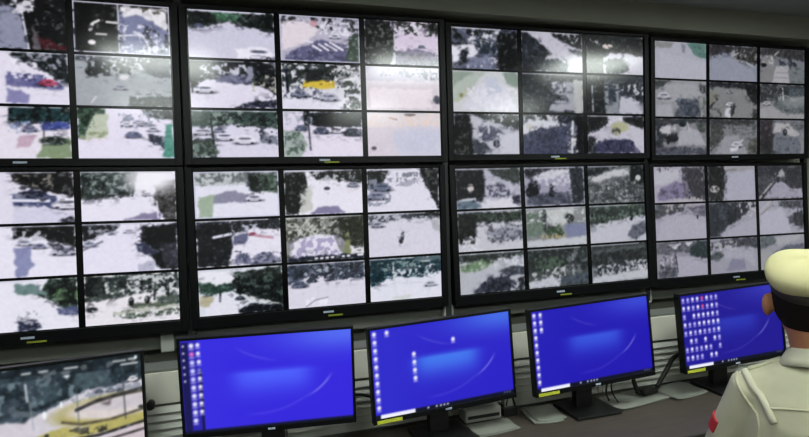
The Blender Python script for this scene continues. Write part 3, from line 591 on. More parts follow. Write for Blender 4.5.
  "B bcc2c6;P 38473f 0,0 1,0 1,.12 .6,.2 0,.25;P 6fa068 .02,.28 .35,.16 .55,.25 .4,.4 .1,.46 .02,.4;M b8d6a8 7 .3 .05,.2 .5,.2 .45,.4 .05,.42;P 4c525a .6,.5 .8,.35 1,.4 1,.62 .7,.6;P 474c56 .2,.95 .45,.64 .75,.6 .88,.85 .7,1 .2,1;M 2c3138 6 .4 .3,.7 .8,.65 .85,1 .3,1;M d6dce0 7 .4 .5,.15 1,.1 1,.4 .55,.4;P 262d30 .9,.7 1,.65 1,1 .92,1",
  "B 4f5b56;P 36433f 0,0 1,0 1,.6 0,.6;M 587a5c 6 .45 .1,.2 .6,.2 .6,.65 .1,.65;P 93a09e .72,.15 .78,.15 .78,.8 .72,.8;M 6e7a78 6 .3 .55,.1 1,.1 1,.7 .6,.7;M c6ccca 8 .4 .05,.55 .65,.5 .65,.75 .05,.8;P c9cfd2 .0,.85 .4,.72 .55,.8 .5,1 0,1;P 59636a .55,.75 1,.68 1,.95 .55,.95",
  "B 7d8586;P 3c4442 0,0 1,0 1,.5 0,.6;P 5a6664 .02,.12 .98,.04 .98,.14 .02,.26;M 2c3432 6 .4 0,.2 1,.15 1,.5 0,.6;M ced4d4 7 .5 .05,.55 1,.45 1,.75 .05,.85;M 30383a 8 .4 .05,.6 1,.5 1,.85 .05,.9;P c2c8ca 0,.86 1,.72 1,.98 0,1",
 ],
 ('lower', 4): [
  "B b6b3c0;P 4e4f52 .54,.02 1,.02 1,.95 .62,.9 .55,.5;P c6c8ce .0,.1 .5,.08 .5,.3 .2,.5 0,.52;M 5f6262 8 .3 .0,0 .5,0 .5,.15 0,.12;P 8d86a4 .1,.62 .4,.4 .58,.5 .6,.9 .05,.95;P 827f90 .54,.2 .6,.2 .74,.9 .66,.9;M 6b6878 7 .3 .1,.5 .6,.45 .6,.9 .1,.9;M c2beb8 9 .5 .35,.88 .95,.85 .95,1 .35,1;L 9a9a9e .02 .96,.06 .95,.4",
  "B aeb0bc;P 2c3330 0,0 .34,0 .36,.4 .3,1 0,1;E d0d0c4 .13 .66 .1 .1 .2;P a2a4a4 .35,.02 .98,.0 .98,.2 .5,.22;P 565e60 .3,.36 .56,.34 .62,.44 .5,.5 .34,.5;P b4b6c4 .42,.2 .98,.1 .98,.98 .36,.98;L 7f8484 .02 .36,.12 .6,.1;P 3d4442 0,.75 .3,.8 .3,.95 0,.95",
  "B 5a5c60;P 46484c 0,0 1,0 1,.3 0,.3;P aaa9b6 .1,.98 .4,.5 .56,.5 .8,.7 1,.7 1,.98;P 4a4c50 .5,.4 .9,.3 1,.4 1,.72 .7,.66;L b4b4b0 .03 .03,.95 .48,.24;L 4b4b4e .03 .06,1.0 .5,.3;P b0b0b2 .36,.25 .56,.12 .62,.3 .48,.36;L 8a8b8c .012 .6,.06 .9,.03;L 2e3032 .02 .42,.3 .45,.48",
  "B b3b1bd;P 5c5f62 0,.0 .6,0 .5,.2 .2,.3 0,.4;M b4b0ae 9 .5 .2,0 1,0 1,.2 .2,.2;P 6d6c78 .6,.1 1,.05 1,.4 .8,.3;M 8e8c98 8 .4 .5,.1 1,.1 1,.4 .5,.3;L 2e3238 .03 .83,.34 .83,.48;P bab8c4 .1,.5 .45,.25 .8,.4 1,.6 1,1 .05,1;E 555a60 .5 .16 .06 .06",
  "B a9aab4;P 42474c 0,0 1,0 1,.12 .7,.4 .62,.55 .3,.75 .25,1 0,1;M 5b6068 6 .4 .2,.1 .7,.1 .6,.5 .2,.5;M c4c6c8 8 .45 .4,.02 1,.0 1,.42 .6,.42;P 3c4046 .36,.2 .62,.14 .66,.5 .4,.6;P b2b3bf .4,.8 .7,.58 1,.5 1,1 .1,1",
  "B acaeb8;P 55595c .5,0 1,0 1,.2 .7,.26 .45,.16;M 777b7e 7 .4 .3,0 1,0 1,.3 .3,.2;P 5f6468 .6,.5 .75,.48 .82,.7 .66,.75;P 4c5052 .74,.45 1,.3 1,.9 .88,.82 .78,.7;P bcbecb .04,.35 .5,.22 .66,.6 .7,1 .02,1;L 8e8a80 .018 .04,.4 .3,.12;L c4c4c0 .016 .02,.3 .25,.02",
  "B 9a9aa4;P 6c6e74 0,.02 1,.0 1,.2 .7,.3 .3,.3 0,.34;Q d6d8de .22,.08 .5,.05 .36,.22;Q d6d8de .56,.04 .72,.03 .62,.16;P 3d4c4e .66,.2 .8,.05 1,.02 1,.5 .8,.48 .64,.4;M 4b4e54 7 .5 .05,.3 .36,.3 .36,.8 .05,.75;M d2d4d6 8 .3 .05,.4 .3,.4 .3,.7 .05,.7;P b4b3bf .36,.4 .64,.44 1,.55 1,1 .4,1;P 62656c .02,.8 .3,.72 .4,.9 .3,1 .02,1;L 4a4c54 .02 .37,.42 .4,.85",
  "B a4a6b0;P 575a60 0,.1 .3,.02 1,0 1,.3 .7,.26 .3,.25 0,.3;M b8babc 7 .4 .0,.1 .6,.05 .6,.3 0,.3;P 5b6464 .0,.45 .2,.36 .3,.46 .2,.56 0,.6;P 8c8da2 .3,.95 .45,.6 .7,.62 .75,.95;P b0b2bc .3,.3 .9,.3 .95,.9 .7,.6 .3,.6;M c8cacc 9 .3 .05,.2 .5,.2 .5,.35 .05,.35",
  "B a0a3a8;P 6c7476 0,0 .5,0 .3,.25 0,.4;P b0b4b6 .3,.02 .9,0 .9,.15 .4,.3;P 6c717c .3,.5 .6,.3 1,.3 1,.8 .3,.8;P a8aca8 0,.5 .25,.4 .3,1 0,1",
 ],
}

# ------------------------------------------------------------------ the video wall
DW, DH = 1.075, 0.605
SAT = 0.8
GAIN = {1: 0.93, 2: 0.93, 3: 0.84, 4: 0.74}     # viewing-angle dimming toward the right, painted into the screens' emission
POSES = {
 ('upper', 1): (-0.599, -0.005, 2.097, -0.007, -0.003, -0.006),
 ('upper', 2): (0.533, -0.015, 2.097, -0.031, 0.003, 0.0),
 ('upper', 3): (1.687, 0.013, 2.107, -0.021, -0.004, 0.002),
 ('upper', 4): (2.826, 0.001, 2.099, 0.002, -0.011, 0.003),
 ('lower', 1): (-0.604, -0.001, 1.449, -0.003, 0.014, -0.008),
 ('lower', 2): (0.53, 0.01, 1.443, -0.017, -0.01, 0.003),
 ('lower', 3): (1.69, 0.009, 1.444, -0.012, 0.037, 0.006),
 ('lower', 4): (2.83, 0.014, 1.436, -0.001, 0.034, -0.002),
}
ORD = {1: 'leftmost', 2: 'second from left', 3: 'third from left', 4: 'rightmost'}
HINT = {
 ('upper', 1): 'with a red car in its middle row',
 ('upper', 2): 'with a yellow vehicle in its middle picture',
 ('upper', 3): 'with a pale green hazy road picture',
 ('upper', 4): 'with a green corner in its first picture',
 ('lower', 1): 'directly above the roundabout monitor',
 ('lower', 2): 'with one walker crossing an empty road',
 ('lower', 3): 'above the third desktop monitor',
 ('lower', 4): 'partly behind the cream cap',
}
seed = 0
for (row, k), (cx, cy, cz, yaw, tilt, roll) in POSES.items():
    d = empty('video_wall_display')
    pose(d, (cx, cy, cz), yaw, tilt, roll)
    bl, bt, bb = 0.026, 0.014, 0.026 if row == 'upper' else 0.046
    # bezel: four mitred-looking bars around the lit area, a little proud of the glass
    bm = bmesh.new()
    add_box(bm, (-DW / 2 - bl / 2, 0.018, (bt - bb) / 2), (bl, 0.05, DH + bt + bb), bevel=0.002)
    add_box(bm, (DW / 2 + bl / 2, 0.018, (bt - bb) / 2), (bl, 0.05, DH + bt + bb), bevel=0.002)
    add_box(bm, (0, 0.018, DH / 2 + bt / 2), (DW, 0.05, bt), bevel=0.002)
    add_box(bm, (0, 0.018, -DH / 2 - bb / 2), (DW, 0.05, bb), bevel=0.002)
    finish(bm, 'bezel', M['bezel'], d)
    box('glass_panel', (0, 0.022, 0), (DW, 0.04, DH), M['glass'], d)
    bm = bmesh.new()
    add_box(bm, (0, 0.055, 0), (DW * 0.9, 0.03, DH * 0.86), bevel=0.008)
    add_box(bm, (0, 0.07, 0), (DW * 0.45, 0.03, DH * 0.5), bevel=0.008)
    finish(bm, 'rear_housing', M['housing'], d)
    # nine live pictures
    gx, gz = 0.024, 0.011
    mx, mz = 0.006, 0.004
    cwid = (DW - 2 * mx - 2 * gx) / 3
    chei = (DH - 2 * mz - 2 * gz) / 3
    nx, ny = (118, 66) if k <= 2 else (92, 52)
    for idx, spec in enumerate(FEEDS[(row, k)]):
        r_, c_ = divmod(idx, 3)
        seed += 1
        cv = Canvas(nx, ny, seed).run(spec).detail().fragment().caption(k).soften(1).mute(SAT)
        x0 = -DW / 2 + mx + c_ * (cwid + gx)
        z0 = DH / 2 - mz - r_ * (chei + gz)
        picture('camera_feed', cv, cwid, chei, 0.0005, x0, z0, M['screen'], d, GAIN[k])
    lg = 0.045
    box('logo_badge', (0.0, -0.0075, -DH / 2 - bb * 0.45), (lg, 0.002, 0.008), M['logo'], d)
    if (row, k) not in (('upper', 1), ('upper', 4)):
        s = box('energy_sticker', (0.03, -0.0075, -DH / 2 - bb * 0.82), (0.065, 0.002, 0.007), M['stickerdim'], d)
        s['label'] = 'thin olive green sticker'
    tag(d, '%s %s-row wall display %s' % (ORD[k], row, HINT[(row, k)]), 'display', 'video wall displays')

# uprights that carry the displays, seen in the gaps and below them
for i, x in enumerate((-1.18, -0.036, 1.108, 2.257, 3.405)):
    p = empty('mounting_post', (x, 0.044, 0))
    box('upright', (0, 0, 1.73), (0.03, 0.028, 1.42), M['post'], p, bevel=0.003)
    box('foot_plate', (-0.095 if i == 1 else 0.0, 0.004, 1.05), (0.05, 0.03, 0.085), M['plate'], p, bevel=0.003)
    for z in (1.45, 2.1):
        box('bracket', ({0: 0.06, 4: -0.06}.get(i, 0), 0.05, z), (0.15 if i in (0, 4) else 0.3, 0.05, 0.05), M['housing'], p)
    lab = ['grey metal post at the left end behind the displays', 'grey metal post between the leftmost and second displays',
           'grey metal post between the second and third displays', 'grey metal post between the third and rightmost displays',
           'grey metal post at the right end behind the displays'][i]
    tag(p, lab, 'post', 'video wall posts')

# ------------------------------------------------------------------ console desk with louvred back
DZ = 0.75
CX0, CX1 = -1.7, 3.6
CXM = (CX0 + CX1) / 2
cons = empty('console_desk', (1.0, -0.64, 0))
cab = empty('equipment_cabinet', (1.0, -0.36, 0))
def cpart(par, name, c, s, material, bevel=0.0, rot=None):
    l = par.location
    return box(name, (c[0] - l.x, c[1] - l.y, c[2]), s, material, par, rot, bevel)
cpart(cons, 'desktop', (CXM, -0.647, DZ - 0.016), (CX1 - CX0, 0.444, 0.032), M['desk'], 0.003)
cpart(cons, 'edge_band', (CXM, -0.873, DZ - 0.02), (CX1 - CX0, 0.008, 0.04), M['deskedge'], 0.002)
for x in (-1.66, -0.35, 1.0, 2.3, 3.56):
    cpart(cons, 'side_support', (x, -0.64, 0.36), (0.03, 0.38, 0.72), M['deskedge'])
tag(cons, 'long dark brown desk under the row of desktop monitors', 'desk')
cpart(cab, 'back_panel', (CXM, -0.395, 0.525), (CX1 - CX0, 0.02, 1.05), M['backing'])
cpart(cab, 'top_cap', (CXM, -0.36, 1.054), (CX1 - CX0, 0.1, 0.012), M['backing'])
secs = [-1.7 + 0.6625 * i for i in range(9)]
for a, b in zip(secs[:-1], secs[1:]):
    mid, wd = (a + b) / 2, b - a
    cpart(cab, 'blank_panel', (mid, -0.411, 0.999), (wd - 0.006, 0.014, 0.105), M['panel'], 0.002)
    for q in range(7):
        cpart(cab, 'louver_slat', (mid, -0.413, 0.925 - q * 0.0265), (wd - 0.03, 0.004, 0.024), M['louver'],
              rot=Matrix.Rotation(math.radians(-32), 3, 'X'))
    cpart(cab, 'section_stile', (a, -0.411, 0.85), (0.02, 0.016, 0.19), M['panel'], 0.002)
kn = tube('latch_knob', [(-0.135 - 1.0, -0.418 + 0.36, 0.955), (-0.135 - 1.0, -0.45 + 0.36, 0.955), (-0.135 - 1.0, -0.456 + 0.36, 0.955)], [0.012, 0.015, 0.009], M['black'], cab, 14)
kn['label'] = 'black round latch knob'
tag(cab, 'long light grey louvred cabinet behind the desktop monitors', 'cabinet')

# ------------------------------------------------------------------ desktop monitors
def wallpaper(cv, base, glow, edge, k=1.0):
    s = cv
    s.img[:] = s.col(base)
    u, v = s.u, s.v
    def add(mask, c, a):
        s.img += (s.col(c) - s.img) * np.clip(mask, 0, 1)[..., None] * a
    add(np.exp(-((u - .95) / .38) ** 2 - ((v - .02) / .2) ** 2), edge, .75 * k)
    add(np.exp(-((u - .06) / .25) ** 2) * .4, glow, .25)
    x = 1 / (1 + np.exp((np.abs(u - .52) - .22) / .03))
    below = np.where(v > .40, np.exp(-((v - .42) / .2) ** 2), np.exp(-((v - .42) / .045) ** 2))
    add(x * below, glow, .85)
    # two light arcs
    for cx, cy, rx, ry, t0, t1, a in ((.42, .2, .46, .66, .75, 1.75, .14), (.45, .3, .45, .52, .3, .95, .5), (.65, -.25, .45, .55, 1.75, 2.45, .2)):
        ang = np.arctan2((v - cy) / ry, (u - cx) / rx)
        rad = np.hypot((u - cx) / rx, (v - cy) / ry)
        fade = np.clip(np.minimum(ang - t0, t1 - ang) / .2, 0, 1)
        add(np.exp(-((rad - 1) / .016) ** 2) * fade, 'b4b8ff', a)
    return s

def icon(cv, x, y, c='f2f0ff', sz=.013):
    cv.ell(x, y, sz, sz * 1.9, c, .5)
    cv.seg([(x - sz * .8, y + sz * 2.9), (x + sz * .8, y + sz * 2.9)], .006, 'b9b6ee')

def taskbar(cv, box_to=.27, dark='0b0e26'):
    cv.blend(cv.v > .955, dark)
    cv.blend((cv.v > .957) & (cv.u > .035) & (cv.u < box_to), 'eeeefc')
    for x in (.36, .42, .45, .475, .5):
        cv.ell(x, .978, .007, .011, 'dfe2ff', .4)
    for x in (.93, .95, .97):
        cv.ell(x, .975, .005, .009, '8f94c4', .4)

def desktop_one(cv):
    wallpaper(cv, '3426dc', '5068ff', '5c80f8')
    cv.blend((cv.u < .045) & (cv.u > .0) & (cv.v > .02), '14133a')
    m = (cv.u < .1) & (cv.v > .0)
    cv.blend(m * .45, '1c1a70')
    cv.blend((cv.u < .112) & (cv.v > .3) & (cv.u > .1), '15143c')
    for i in range(10):
        icon(cv, .062, .06 + i * .09, ['f4f2ff', 'e070c8', 'cfd4ff', 'cfd4ff', 'c9ccff'][i] if i < 5 else 'e9e8ff', .013)
        if i < 9:
            icon(cv, .098 if i < 2 else .1, .055 + i * .09, 'f6f4ff' if i != 3 else '7a76d8', .011)
    for i in range(6):
        cv.ell(.016, .06 + i * .075, .006, .013, 'd2d4ec', .5)
    cv.blend(cv.v > .975, '14163a')

def desktop_two(cv):
    wallpaper(cv, '2a1fc6', '4684f4', '4c84f0')
    for i in range(10):
        icon(cv, .025, .05 + i * .092)
    icon(cv, .11, .05)
    icon(cv, .57, .235)
    for i in range(4):
        icon(cv, .285, .335 + i * .092)
    taskbar(cv)

def desktop_three(cv):
    wallpaper(cv, '1f14b0', '3a5ce0', '4258dc')
    for i in range(10):
        icon(cv, .025, .05 + i * .092)
    for i in range(3):
        icon(cv, .075, .05 + i * .092)
    taskbar(cv)

def desktop_four(cv):
    wallpaper(cv, '1c1390', '2c38b8', '3a40bc')
    rng = random.Random(4)
    for i in range(8):
        for j in range(8):
            if rng.random() < .9 or i < 2:
                c = 'e0508c' if (i < 2 and j in (4,)) else ('b8b4f0' if rng.random() < .35 else 'eceaff')
                icon(cv, .028 + j * .046, .06 + i * .113, c, .013)
    taskbar(cv)

def junction_view(cv):
    """street junction with a planted roundabout, seen from a high camera"""
    U0, V0 = cv.u, cv.v
    cv.u, cv.v = (U0 - .42) / .58, V0 / .79
    cv.run("B cfcad4;P 3b4853 -1,.0 1.1,.0 1.1,.34 .8,.36 .45,.4 .3,.5 0,.62 -1,.7;M 1c282e 5 .45 -1,.05 1.1,.05 1.1,.34 .3,.45 0,.58 -1,.6;"
           "M 71838b 7 .16 -1,.1 1.1,.05 1.1,.3 0,.5 -1,.6;E 43545a .55 .24 .14 .1;E 34424a .2 .3 .1 .14;P dde3ea .31,.08 .4,.06 .37,.2 .35,.22;"
           "P d6d2dc .28,.56 .4,.42 .7,.38 1.1,.34 1.1,.48 .7,.52 .45,.6;M 8e92a0 10 .35 .36,.42 1,.36 1,.46 .4,.54;"
           "C f0eef2 .92 .31 .09;C 5a6270 .62 .4 .07;C 8d94a4 .72 .4 .08;C 4a5260 .8 .43 .06;M c4ccd6 11 .45 .26,.45 .45,.45 .45,.68 .26,.68;"
           "E a89f5a .85 .66 .62 .2;E d6cdcb .84 .63 .5 .14;E c9c2c8 .9 .58 .4 .09;L 57503f .016 .3,.72 .45,.78 .7,.78 1.05,.7;L 2e2e30 .022 .42,.6 .6,.52 1.05,.44;"
           "L 413d36 .012 .5,.56 .75,.5 1.05,.48;P 6d6468 .62,.56 .72,.5 .7,.6;P b3ab66 -.6,.96 .05,.86 .25,.8 .5,.82 1.1,.74 1.1,.88 .6,.93 .2,.95 -.6,1.05;"
           "M 35332c 12 .6 .12,.86 .68,.82 .68,.9 .12,.93;L 2b282a .018 -.5,.98 .02,.88 .2,.955 .6,.95 1.05,.86;P cdbfc6 -.5,1.1 .2,.99 .6,.98 1.1,.9 1.1,1.4 -.5,1.4;L 3c3638 .014 .3,1.04 .7,1.02 1.1,.95;"
           "L 3a4044 .009 .83,.1 .84,.8;L 566064 .007 .43,.3 .44,.8;L 9aa4ac .008 .05,.45 .07,.75;L dfe5ea .012 .02,.2 .03,.4;E eef2f6 .16 .6 .018 .05;E eef2f6 .3 .5 .012 .04;E 262a2a .17 .85 .02 .02;E 262a2a .04 .9 .03 .02;E 2a2c2c .98 .68 .025 .02")
    cv.u, cv.v = U0, V0
    cv.blend(cv.v < .075, '11181e')
    cv.blend((cv.v < .12) * .65, '1a242a')
    for a, b, y in ((.42, .455, .055), (.5, .535, .055), (.62, .68, .055), (.86, .92, .05), (.94, .97, .045), (.9, .98, .09), (.2, .3, .055)):
        cv.seg([(a, y), (b, y)], .008, 'dfe4e6')
    cv.ell(.975, .035, .008, .02, 'dfe4e6')

MW, MH = 0.54, 0.325
MONS = [
 ('roundabout', (-0.396, -0.60, 1.004, 0.10, 0.06, 0.01), junction_view, 'black desktop monitor showing a street roundabout, lower left corner'),
 ('one', (0.237, -0.615, 1.039, -0.131, -0.083, 0.005), desktop_one, 'black desktop monitor with blue desktop, largest, beside the roundabout monitor'),
 ('two', (0.832, -0.618, 1.025, 0.034, 0.037, 0.031), desktop_two, 'black desktop monitor with blue desktop and four icons floating mid-screen'),
 ('three', (1.451, -0.603, 1.028, 0.002, 0.063, 0.037), desktop_three, 'black desktop monitor with blue desktop beside the V-shaped black cables'),
 ('four', (2.143, -0.601, 1.028, -0.019, 0.069, 0.032), desktop_four, 'black desktop monitor with a block of icons, behind the man in cream'),
]
for key, q, paint, lab in MONS:
    t = empty('desktop_monitor')
    mw = pose(t, q[:3], *q[3:])
    inv = mw.inverted()
    bz, bzb = 0.009, 0.018
    bm = bmesh.new()
    add_box(bm, (-MW / 2 + bz / 2, 0.012, 0), (bz, 0.03, MH), bevel=0.0015)
    add_box(bm, (MW / 2 - bz / 2, 0.012, 0), (bz, 0.03, MH), bevel=0.0015)
    add_box(bm, (0, 0.012, MH / 2 - bz / 2), (MW - 2 * bz, 0.03, bz), bevel=0.0015)
    add_box(bm, (0, 0.012, -MH / 2 + bzb / 2), (MW - 2 * bz, 0.03, bzb), bevel=0.0015)
    finish(bm, 'bezel', M['bezel'], t)
    bm = bmesh.new()
    add_box(bm, (0, 0.02, 0), (MW - 0.01, 0.026, MH - 0.01), bevel=0.004)
    add_box(bm, (0, 0.042, 0.0), (MW * 0.5, 0.03, MH * 0.6), bevel=0.01)
    finish(bm, 'rear_housing', M['housing'], t)
    cv = Canvas(200, 112, 500 + len(key))
    paint(cv)
    if key == 'roundabout':
        cv.detail()
    cv.soften(1)
    picture('screen_picture', cv, MW - 2 * bz, MH - bz - bzb, 0.002, -MW / 2 + bz, MH / 2 - bz, M['desktop'], t)
    box('logo_badge', (0, -0.004, -MH / 2 + bzb * .5), (0.022, 0.002, 0.006), M['logo'], t)
    if key not in ('one', 'roundabout'):
        s = box('energy_sticker', (-MW / 2 + 0.055, -0.004, -MH / 2 + bzb * .45), (0.088, 0.002, 0.011), M['sticker'], t)
        s['label'] = 'yellow sticker strip'
    # stand: neck from the back down to a foot on the desk, upright in the room
    yw = q[3]
    fwd = Vector((math.sin(yw), -math.cos(yw), 0))
    base = Vector((q[0], q[1], DZ)) - fwd * 0.085
    topp = Vector(q[:3]) - fwd * 0.05
    bm = bmesh.new()
    ln = topp.z - DZ + 0.02
    add_box(bm, base + Vector((0, 0, 0.008 + ln / 2 - 0.02)), (0.075, 0.035, ln), Matrix.Rotation(yw, 3, 'Z'), 0.006)
    bm.transform(inv)
    finish(bm, 'stand_neck', M['stand'], t)
    bm = bmesh.new()
    add_box(bm, base + fwd * 0.03 + Vector((0, 0, 0.0075)), (0.20, 0.17, 0.013), Matrix.Rotation(yw, 3, 'Z'), 0.004)
    bm.transform(inv)
    finish(bm, 'stand_base', M['stand'], t)
    tag(t, lab, 'monitor', 'desktop monitors')

# ------------------------------------------------------------------ things lying on the desk
def sheet(name, c, s, rz, label, curl=0.0, seed_=1, cat='paper'):
    """thin paper sheets, slightly wavy, in a small stack"""
    rng = random.Random(seed_)
    bm = bmesh.new()
    nx, ny = 8, 6
    for layer in range(3):
        off = Vector((rng.uniform(-.012, .012), rng.uniform(-.008, .008), 0))
        rr = Matrix.Rotation(rz + rng.uniform(-.06, .06), 3, 'Z')
        grid = []
        for lev in (0, 1):
            g = []
            for j in range(ny + 1):
                rowv = []
                for i in range(nx + 1):
                    x, y = (i / nx - .5) * s[0], (j / ny - .5) * s[1]
                    z = 0.001 + layer * 0.0022 + lev * 0.0012 + curl * abs(2 * i / nx - 1) ** 3 * (0.6 + 0.4 * math.sin(j * 1.3 + layer))
                    p = rr @ Vector((x, y, 0)) + off
                    rowv.append(bm.verts.new((c[0] + p.x, c[1] + p.y, DZ + z)))
                g.append(rowv)
            grid.append(g)
        for j in range(ny):
            for i in range(nx):
                bm.faces.new((grid[1][j][i], grid[1][j][i + 1], grid[1][j + 1][i + 1], grid[1][j + 1][i]))
                bm.faces.new((grid[0][j][i], grid[0][j + 1][i], grid[0][j + 1][i + 1], grid[0][j][i + 1]))
        for j in range(ny):
            for i_ in (0, nx):
                bm.faces.new((grid[0][j][i_], grid[0][j + 1][i_], grid[1][j + 1][i_], grid[1][j][i_]))
        for i in range(nx):
            for j_ in (0, ny):
                bm.faces.new((grid[0][j_][i], grid[1][j_][i], grid[1][j_][i + 1], grid[0][j_][i + 1]))
    o = finish(bm, name, M['paper'], None)
    tag(o, label, cat, 'papers on the desk')
    return o

sheet('paper_stack', (1.035, -0.575, 0), (0.16, 0.10), 0.1, 'white papers on desk under the right edge of the four-icon monitor', 0.004, 3)
sheet('paper_stack', (1.262, -0.53, 0), (0.12, 0.15), -0.12, 'small white papers between the second and third blue desktop monitors', 0.006, 4)
sheet('paper_stack', (1.69, -0.525, 0), (0.25, 0.14), 0.10, 'white papers on desk under the black cable adapter', 0.004, 5)
sheet('paper_stack', (1.93, -0.515, 0), (0.18, 0.14), 0.10, 'white papers at the foot of the icon-covered monitor', 0.006, 6)

# grey device behind the second monitor, with a white plug block on it
g = empty('network_box', (1.025, -0.472, DZ))
box('case', (0, 0, 0.028), (0.15, 0.07, 0.05), M['greybox'], g, bevel=0.006)
box('front_strip', (0, -0.036, 0.024), (0.13, 0.003, 0.012), M['housing'], g)
for dx in (-.065, .065):
    box('rubber_foot', (dx, 0, 0.002), (0.02, 0.05, 0.004), M['black'], g)
tag(g, 'light grey plastic device box on desk behind the second blue monitor', 'device')
pb = empty('plug_adapter', (1.145, -0.47, DZ))
box('plug_body', (0, 0, 0.055), (0.04, 0.035, 0.04), M['paper'], pb, bevel=0.004)
box('socket_block', (0, 0.0, 0.018), (0.06, 0.05, 0.036), M['black'], pb, bevel=0.004)
tag(pb, 'small white plug in a black socket block beside the papers', 'plug')

# black cables
def cable(name, pts, r, label, material='black'):
    o = tube(name, spline(pts, 7), r, M[material], None, 8)
    tag(o, label, 'cable', 'black cables')
    return o

ad = empty('cable_adapter', (1.775, -0.51, DZ + 0.009))
bm = bmesh.new()
add_box(bm, (0, 0, 0.013), (0.085, 0.045, 0.024), Matrix.Rotation(0.15, 3, 'Z'), 0.008)
finish(bm, 'body', M['black'], ad)
bm = bmesh.new()
add_rings(bm, tube_rings([(-0.055, 0.0, 0.012), (-0.035, 0.0, 0.012)], [0.006, 0.009], 10))
add_rings(bm, tube_rings([(0.035, 0.005, 0.012), (0.055, 0.008, 0.012)], [0.009, 0.006], 10))
finish(bm, 'strain_relief', M['black'], ad)
tag(ad, 'flat black cable adapter on white papers between two monitors', 'adapter')
cable('power_cable', [(1.66, -0.53, 0.955), (1.70, -0.50, 0.89), (1.72, -0.495, 0.815), (1.727, -0.508, 0.778)], 0.0095,
      'thick black cable dropping from the third blue monitor to the adapter')
cable('power_cable', [(1.83, -0.502, 0.776), (1.89, -0.49, 0.835), (1.95, -0.475, 0.885), (2.04, -0.47, 0.905), (2.10, -0.495, 0.915)], 0.0095,
      'thick black cable rising from the adapter to the icon-covered monitor')
cable('signal_cable', [(1.55, -0.545, 0.935), (1.565, -0.53, 0.87), (1.56, -0.525, 0.80), (1.57, -0.53, 0.765)], 0.004,
      'thin dark cable hanging straight beside the third blue monitor stand')
cable('signal_cable', [(1.60, -0.545, 0.93), (1.585, -0.535, 0.87), (1.575, -0.54, 0.81), (1.59, -0.56, 0.765)], 0.003,
      'thinnest curved cable hanging right of the straight one')
cable('signal_cable', [(0.44, -0.57, 0.92), (0.50, -0.52, 0.925), (0.56, -0.52, 0.922), (0.62, -0.57, 0.905)], 0.005,
      'black cable strung across the gap between first and second blue monitors')
cable('signal_cable', [(1.09, -0.56, 0.93), (1.13, -0.52, 0.95), (1.16, -0.49, 0.90), (1.155, -0.49, 0.84), (1.17, -0.49, 0.775)], 0.0045,
      'black cable looping down the gap beside the four-icon monitor')
cable('signal_cable', [(1.12, -0.51, 0.965), (1.145, -0.485, 0.93), (1.145, -0.48, 0.86), (1.13, -0.49, 0.792)], 0.0035,
      'thin black cable running into the small plug block')

# ------------------------------------------------------------------ the seated man
TH = math.radians(46)          # facing, turned right of the wall normal
PX, PY = 1.656, -1.307
person = None

def union_mesh(name, parts, voxel, smooth_iter, material, parent=None):
    """closed lofts merged into one continuous skin"""
    bm = bmesh.new()
    for rings in parts:
        add_rings(bm, rings)
    bmesh.ops.recalc_face_normals(bm, faces=bm.faces)
    me = bpy.data.meshes.new(name + '_raw')
    bm.to_mesh(me)
    bm.free()
    tmp = bpy.data.objects.new('tmp_union', me)
    C.objects.link(tmp)
    rm = tmp.modifiers.new('remesh', 'REMESH')
    rm.mode = 'VOXEL'
    rm.voxel_size = voxel
    sm = tmp.modifiers.new('smooth', 'SMOOTH')
    sm.factor = 0.5
    sm.iterations = smooth_iter
    dg = bpy.context.evaluated_depsgraph_get()
    out = bpy.data.meshes.new_from_object(tmp.evaluated_get(dg))
    out.name = name
    bpy.data.objects.remove(tmp, do_unlink=True)
    for p in out.polygons:
        p.use_smooth = True
    return link(name, out, material, parent)

def ell_ring(c, rx, ry, n=20):
    return [(c[0] + rx * math.cos(2 * math.pi * k / n), c[1] + ry * math.sin(2 * math.pi * k / n), c[2]) for k in range(n)]

def ellipsoid(c, rx, ry, rz, n=20, m_=12):
    rings = []
    for j in range(m_ + 1):
        a = -math.pi / 2 + math.pi * (j + .15) / (m_ + .3)
        rings.append(ell_ring((c[0], c[1], c[2] + rz * math.sin(a)), rx * math.cos(a), ry * math.cos(a), n))
    return rings

def limb(pts, radii, n=14):
    P = [Vector(p) for p in pts]
    d0 = (P[0] - P[1]).normalized() * radii[0] * .7
    d1 = (P[-1] - P[-2]).normalized() * radii[-1] * .7
    return tube_rings([P[0] + d0] + P + [P[-1] + d1], [radii[0] * .55] + list(radii) + [radii[-1] * .55], n)

NECK_Z = 1.155
TORSO = [(.50, .170, .135, 0), (.58, .172, .13, 0), (.68, .160, .118, 0), (.78, .160, .115, -.005), (.88, .172, .120, -.01),
         (.97, .168, .118, -.015), (1.03, .160, .105, -.015), (1.075, .136, .088, -.012), (1.11, .110, .072, -.01), (1.14, .068, .06, -.005)]
LS, LE, LW = (-.158, -.01, 1.035), (-.235, .055, .79), (-.165, .285, .80)
RS, RE, RW = (.158, -.01, 1.035), (.235, .08, .80), (.18, .30, .80)
HC = Vector((-.026, .02, 1.285))    # head centre
parts = [[ell_ring((0, y, z), rx, ry) for z, rx, ry, y in TORSO],
         limb([(0, -.005, 1.10), (-.012, .0, 1.17), (-.024, .008, 1.23)], [.062, .056, .056]),
         ellipsoid(HC + Vector((0, -.005, .02)), .076, .096, .105),
         ellipsoid(HC + Vector((0, .04, -.055)), .056, .058, .062),
         limb([HC + Vector((0, .088, .02)), HC + Vector((0, .108, -.015))], [.010, .016], 10),
         limb([HC + Vector((-.02, .094, -.048)), HC + Vector((.02, .094, -.048))], [.008, .008], 8)]
for sx in (-1, 1):
    parts.append(ellipsoid(HC + Vector((sx * .092, -.004, -.010)), .014, .022, .034, 12, 8))      # ears
    parts.append(ellipsoid(HC + Vector((sx * .03, .08, .012)), .02, .016, .012, 12, 8))           # brow and eye sockets
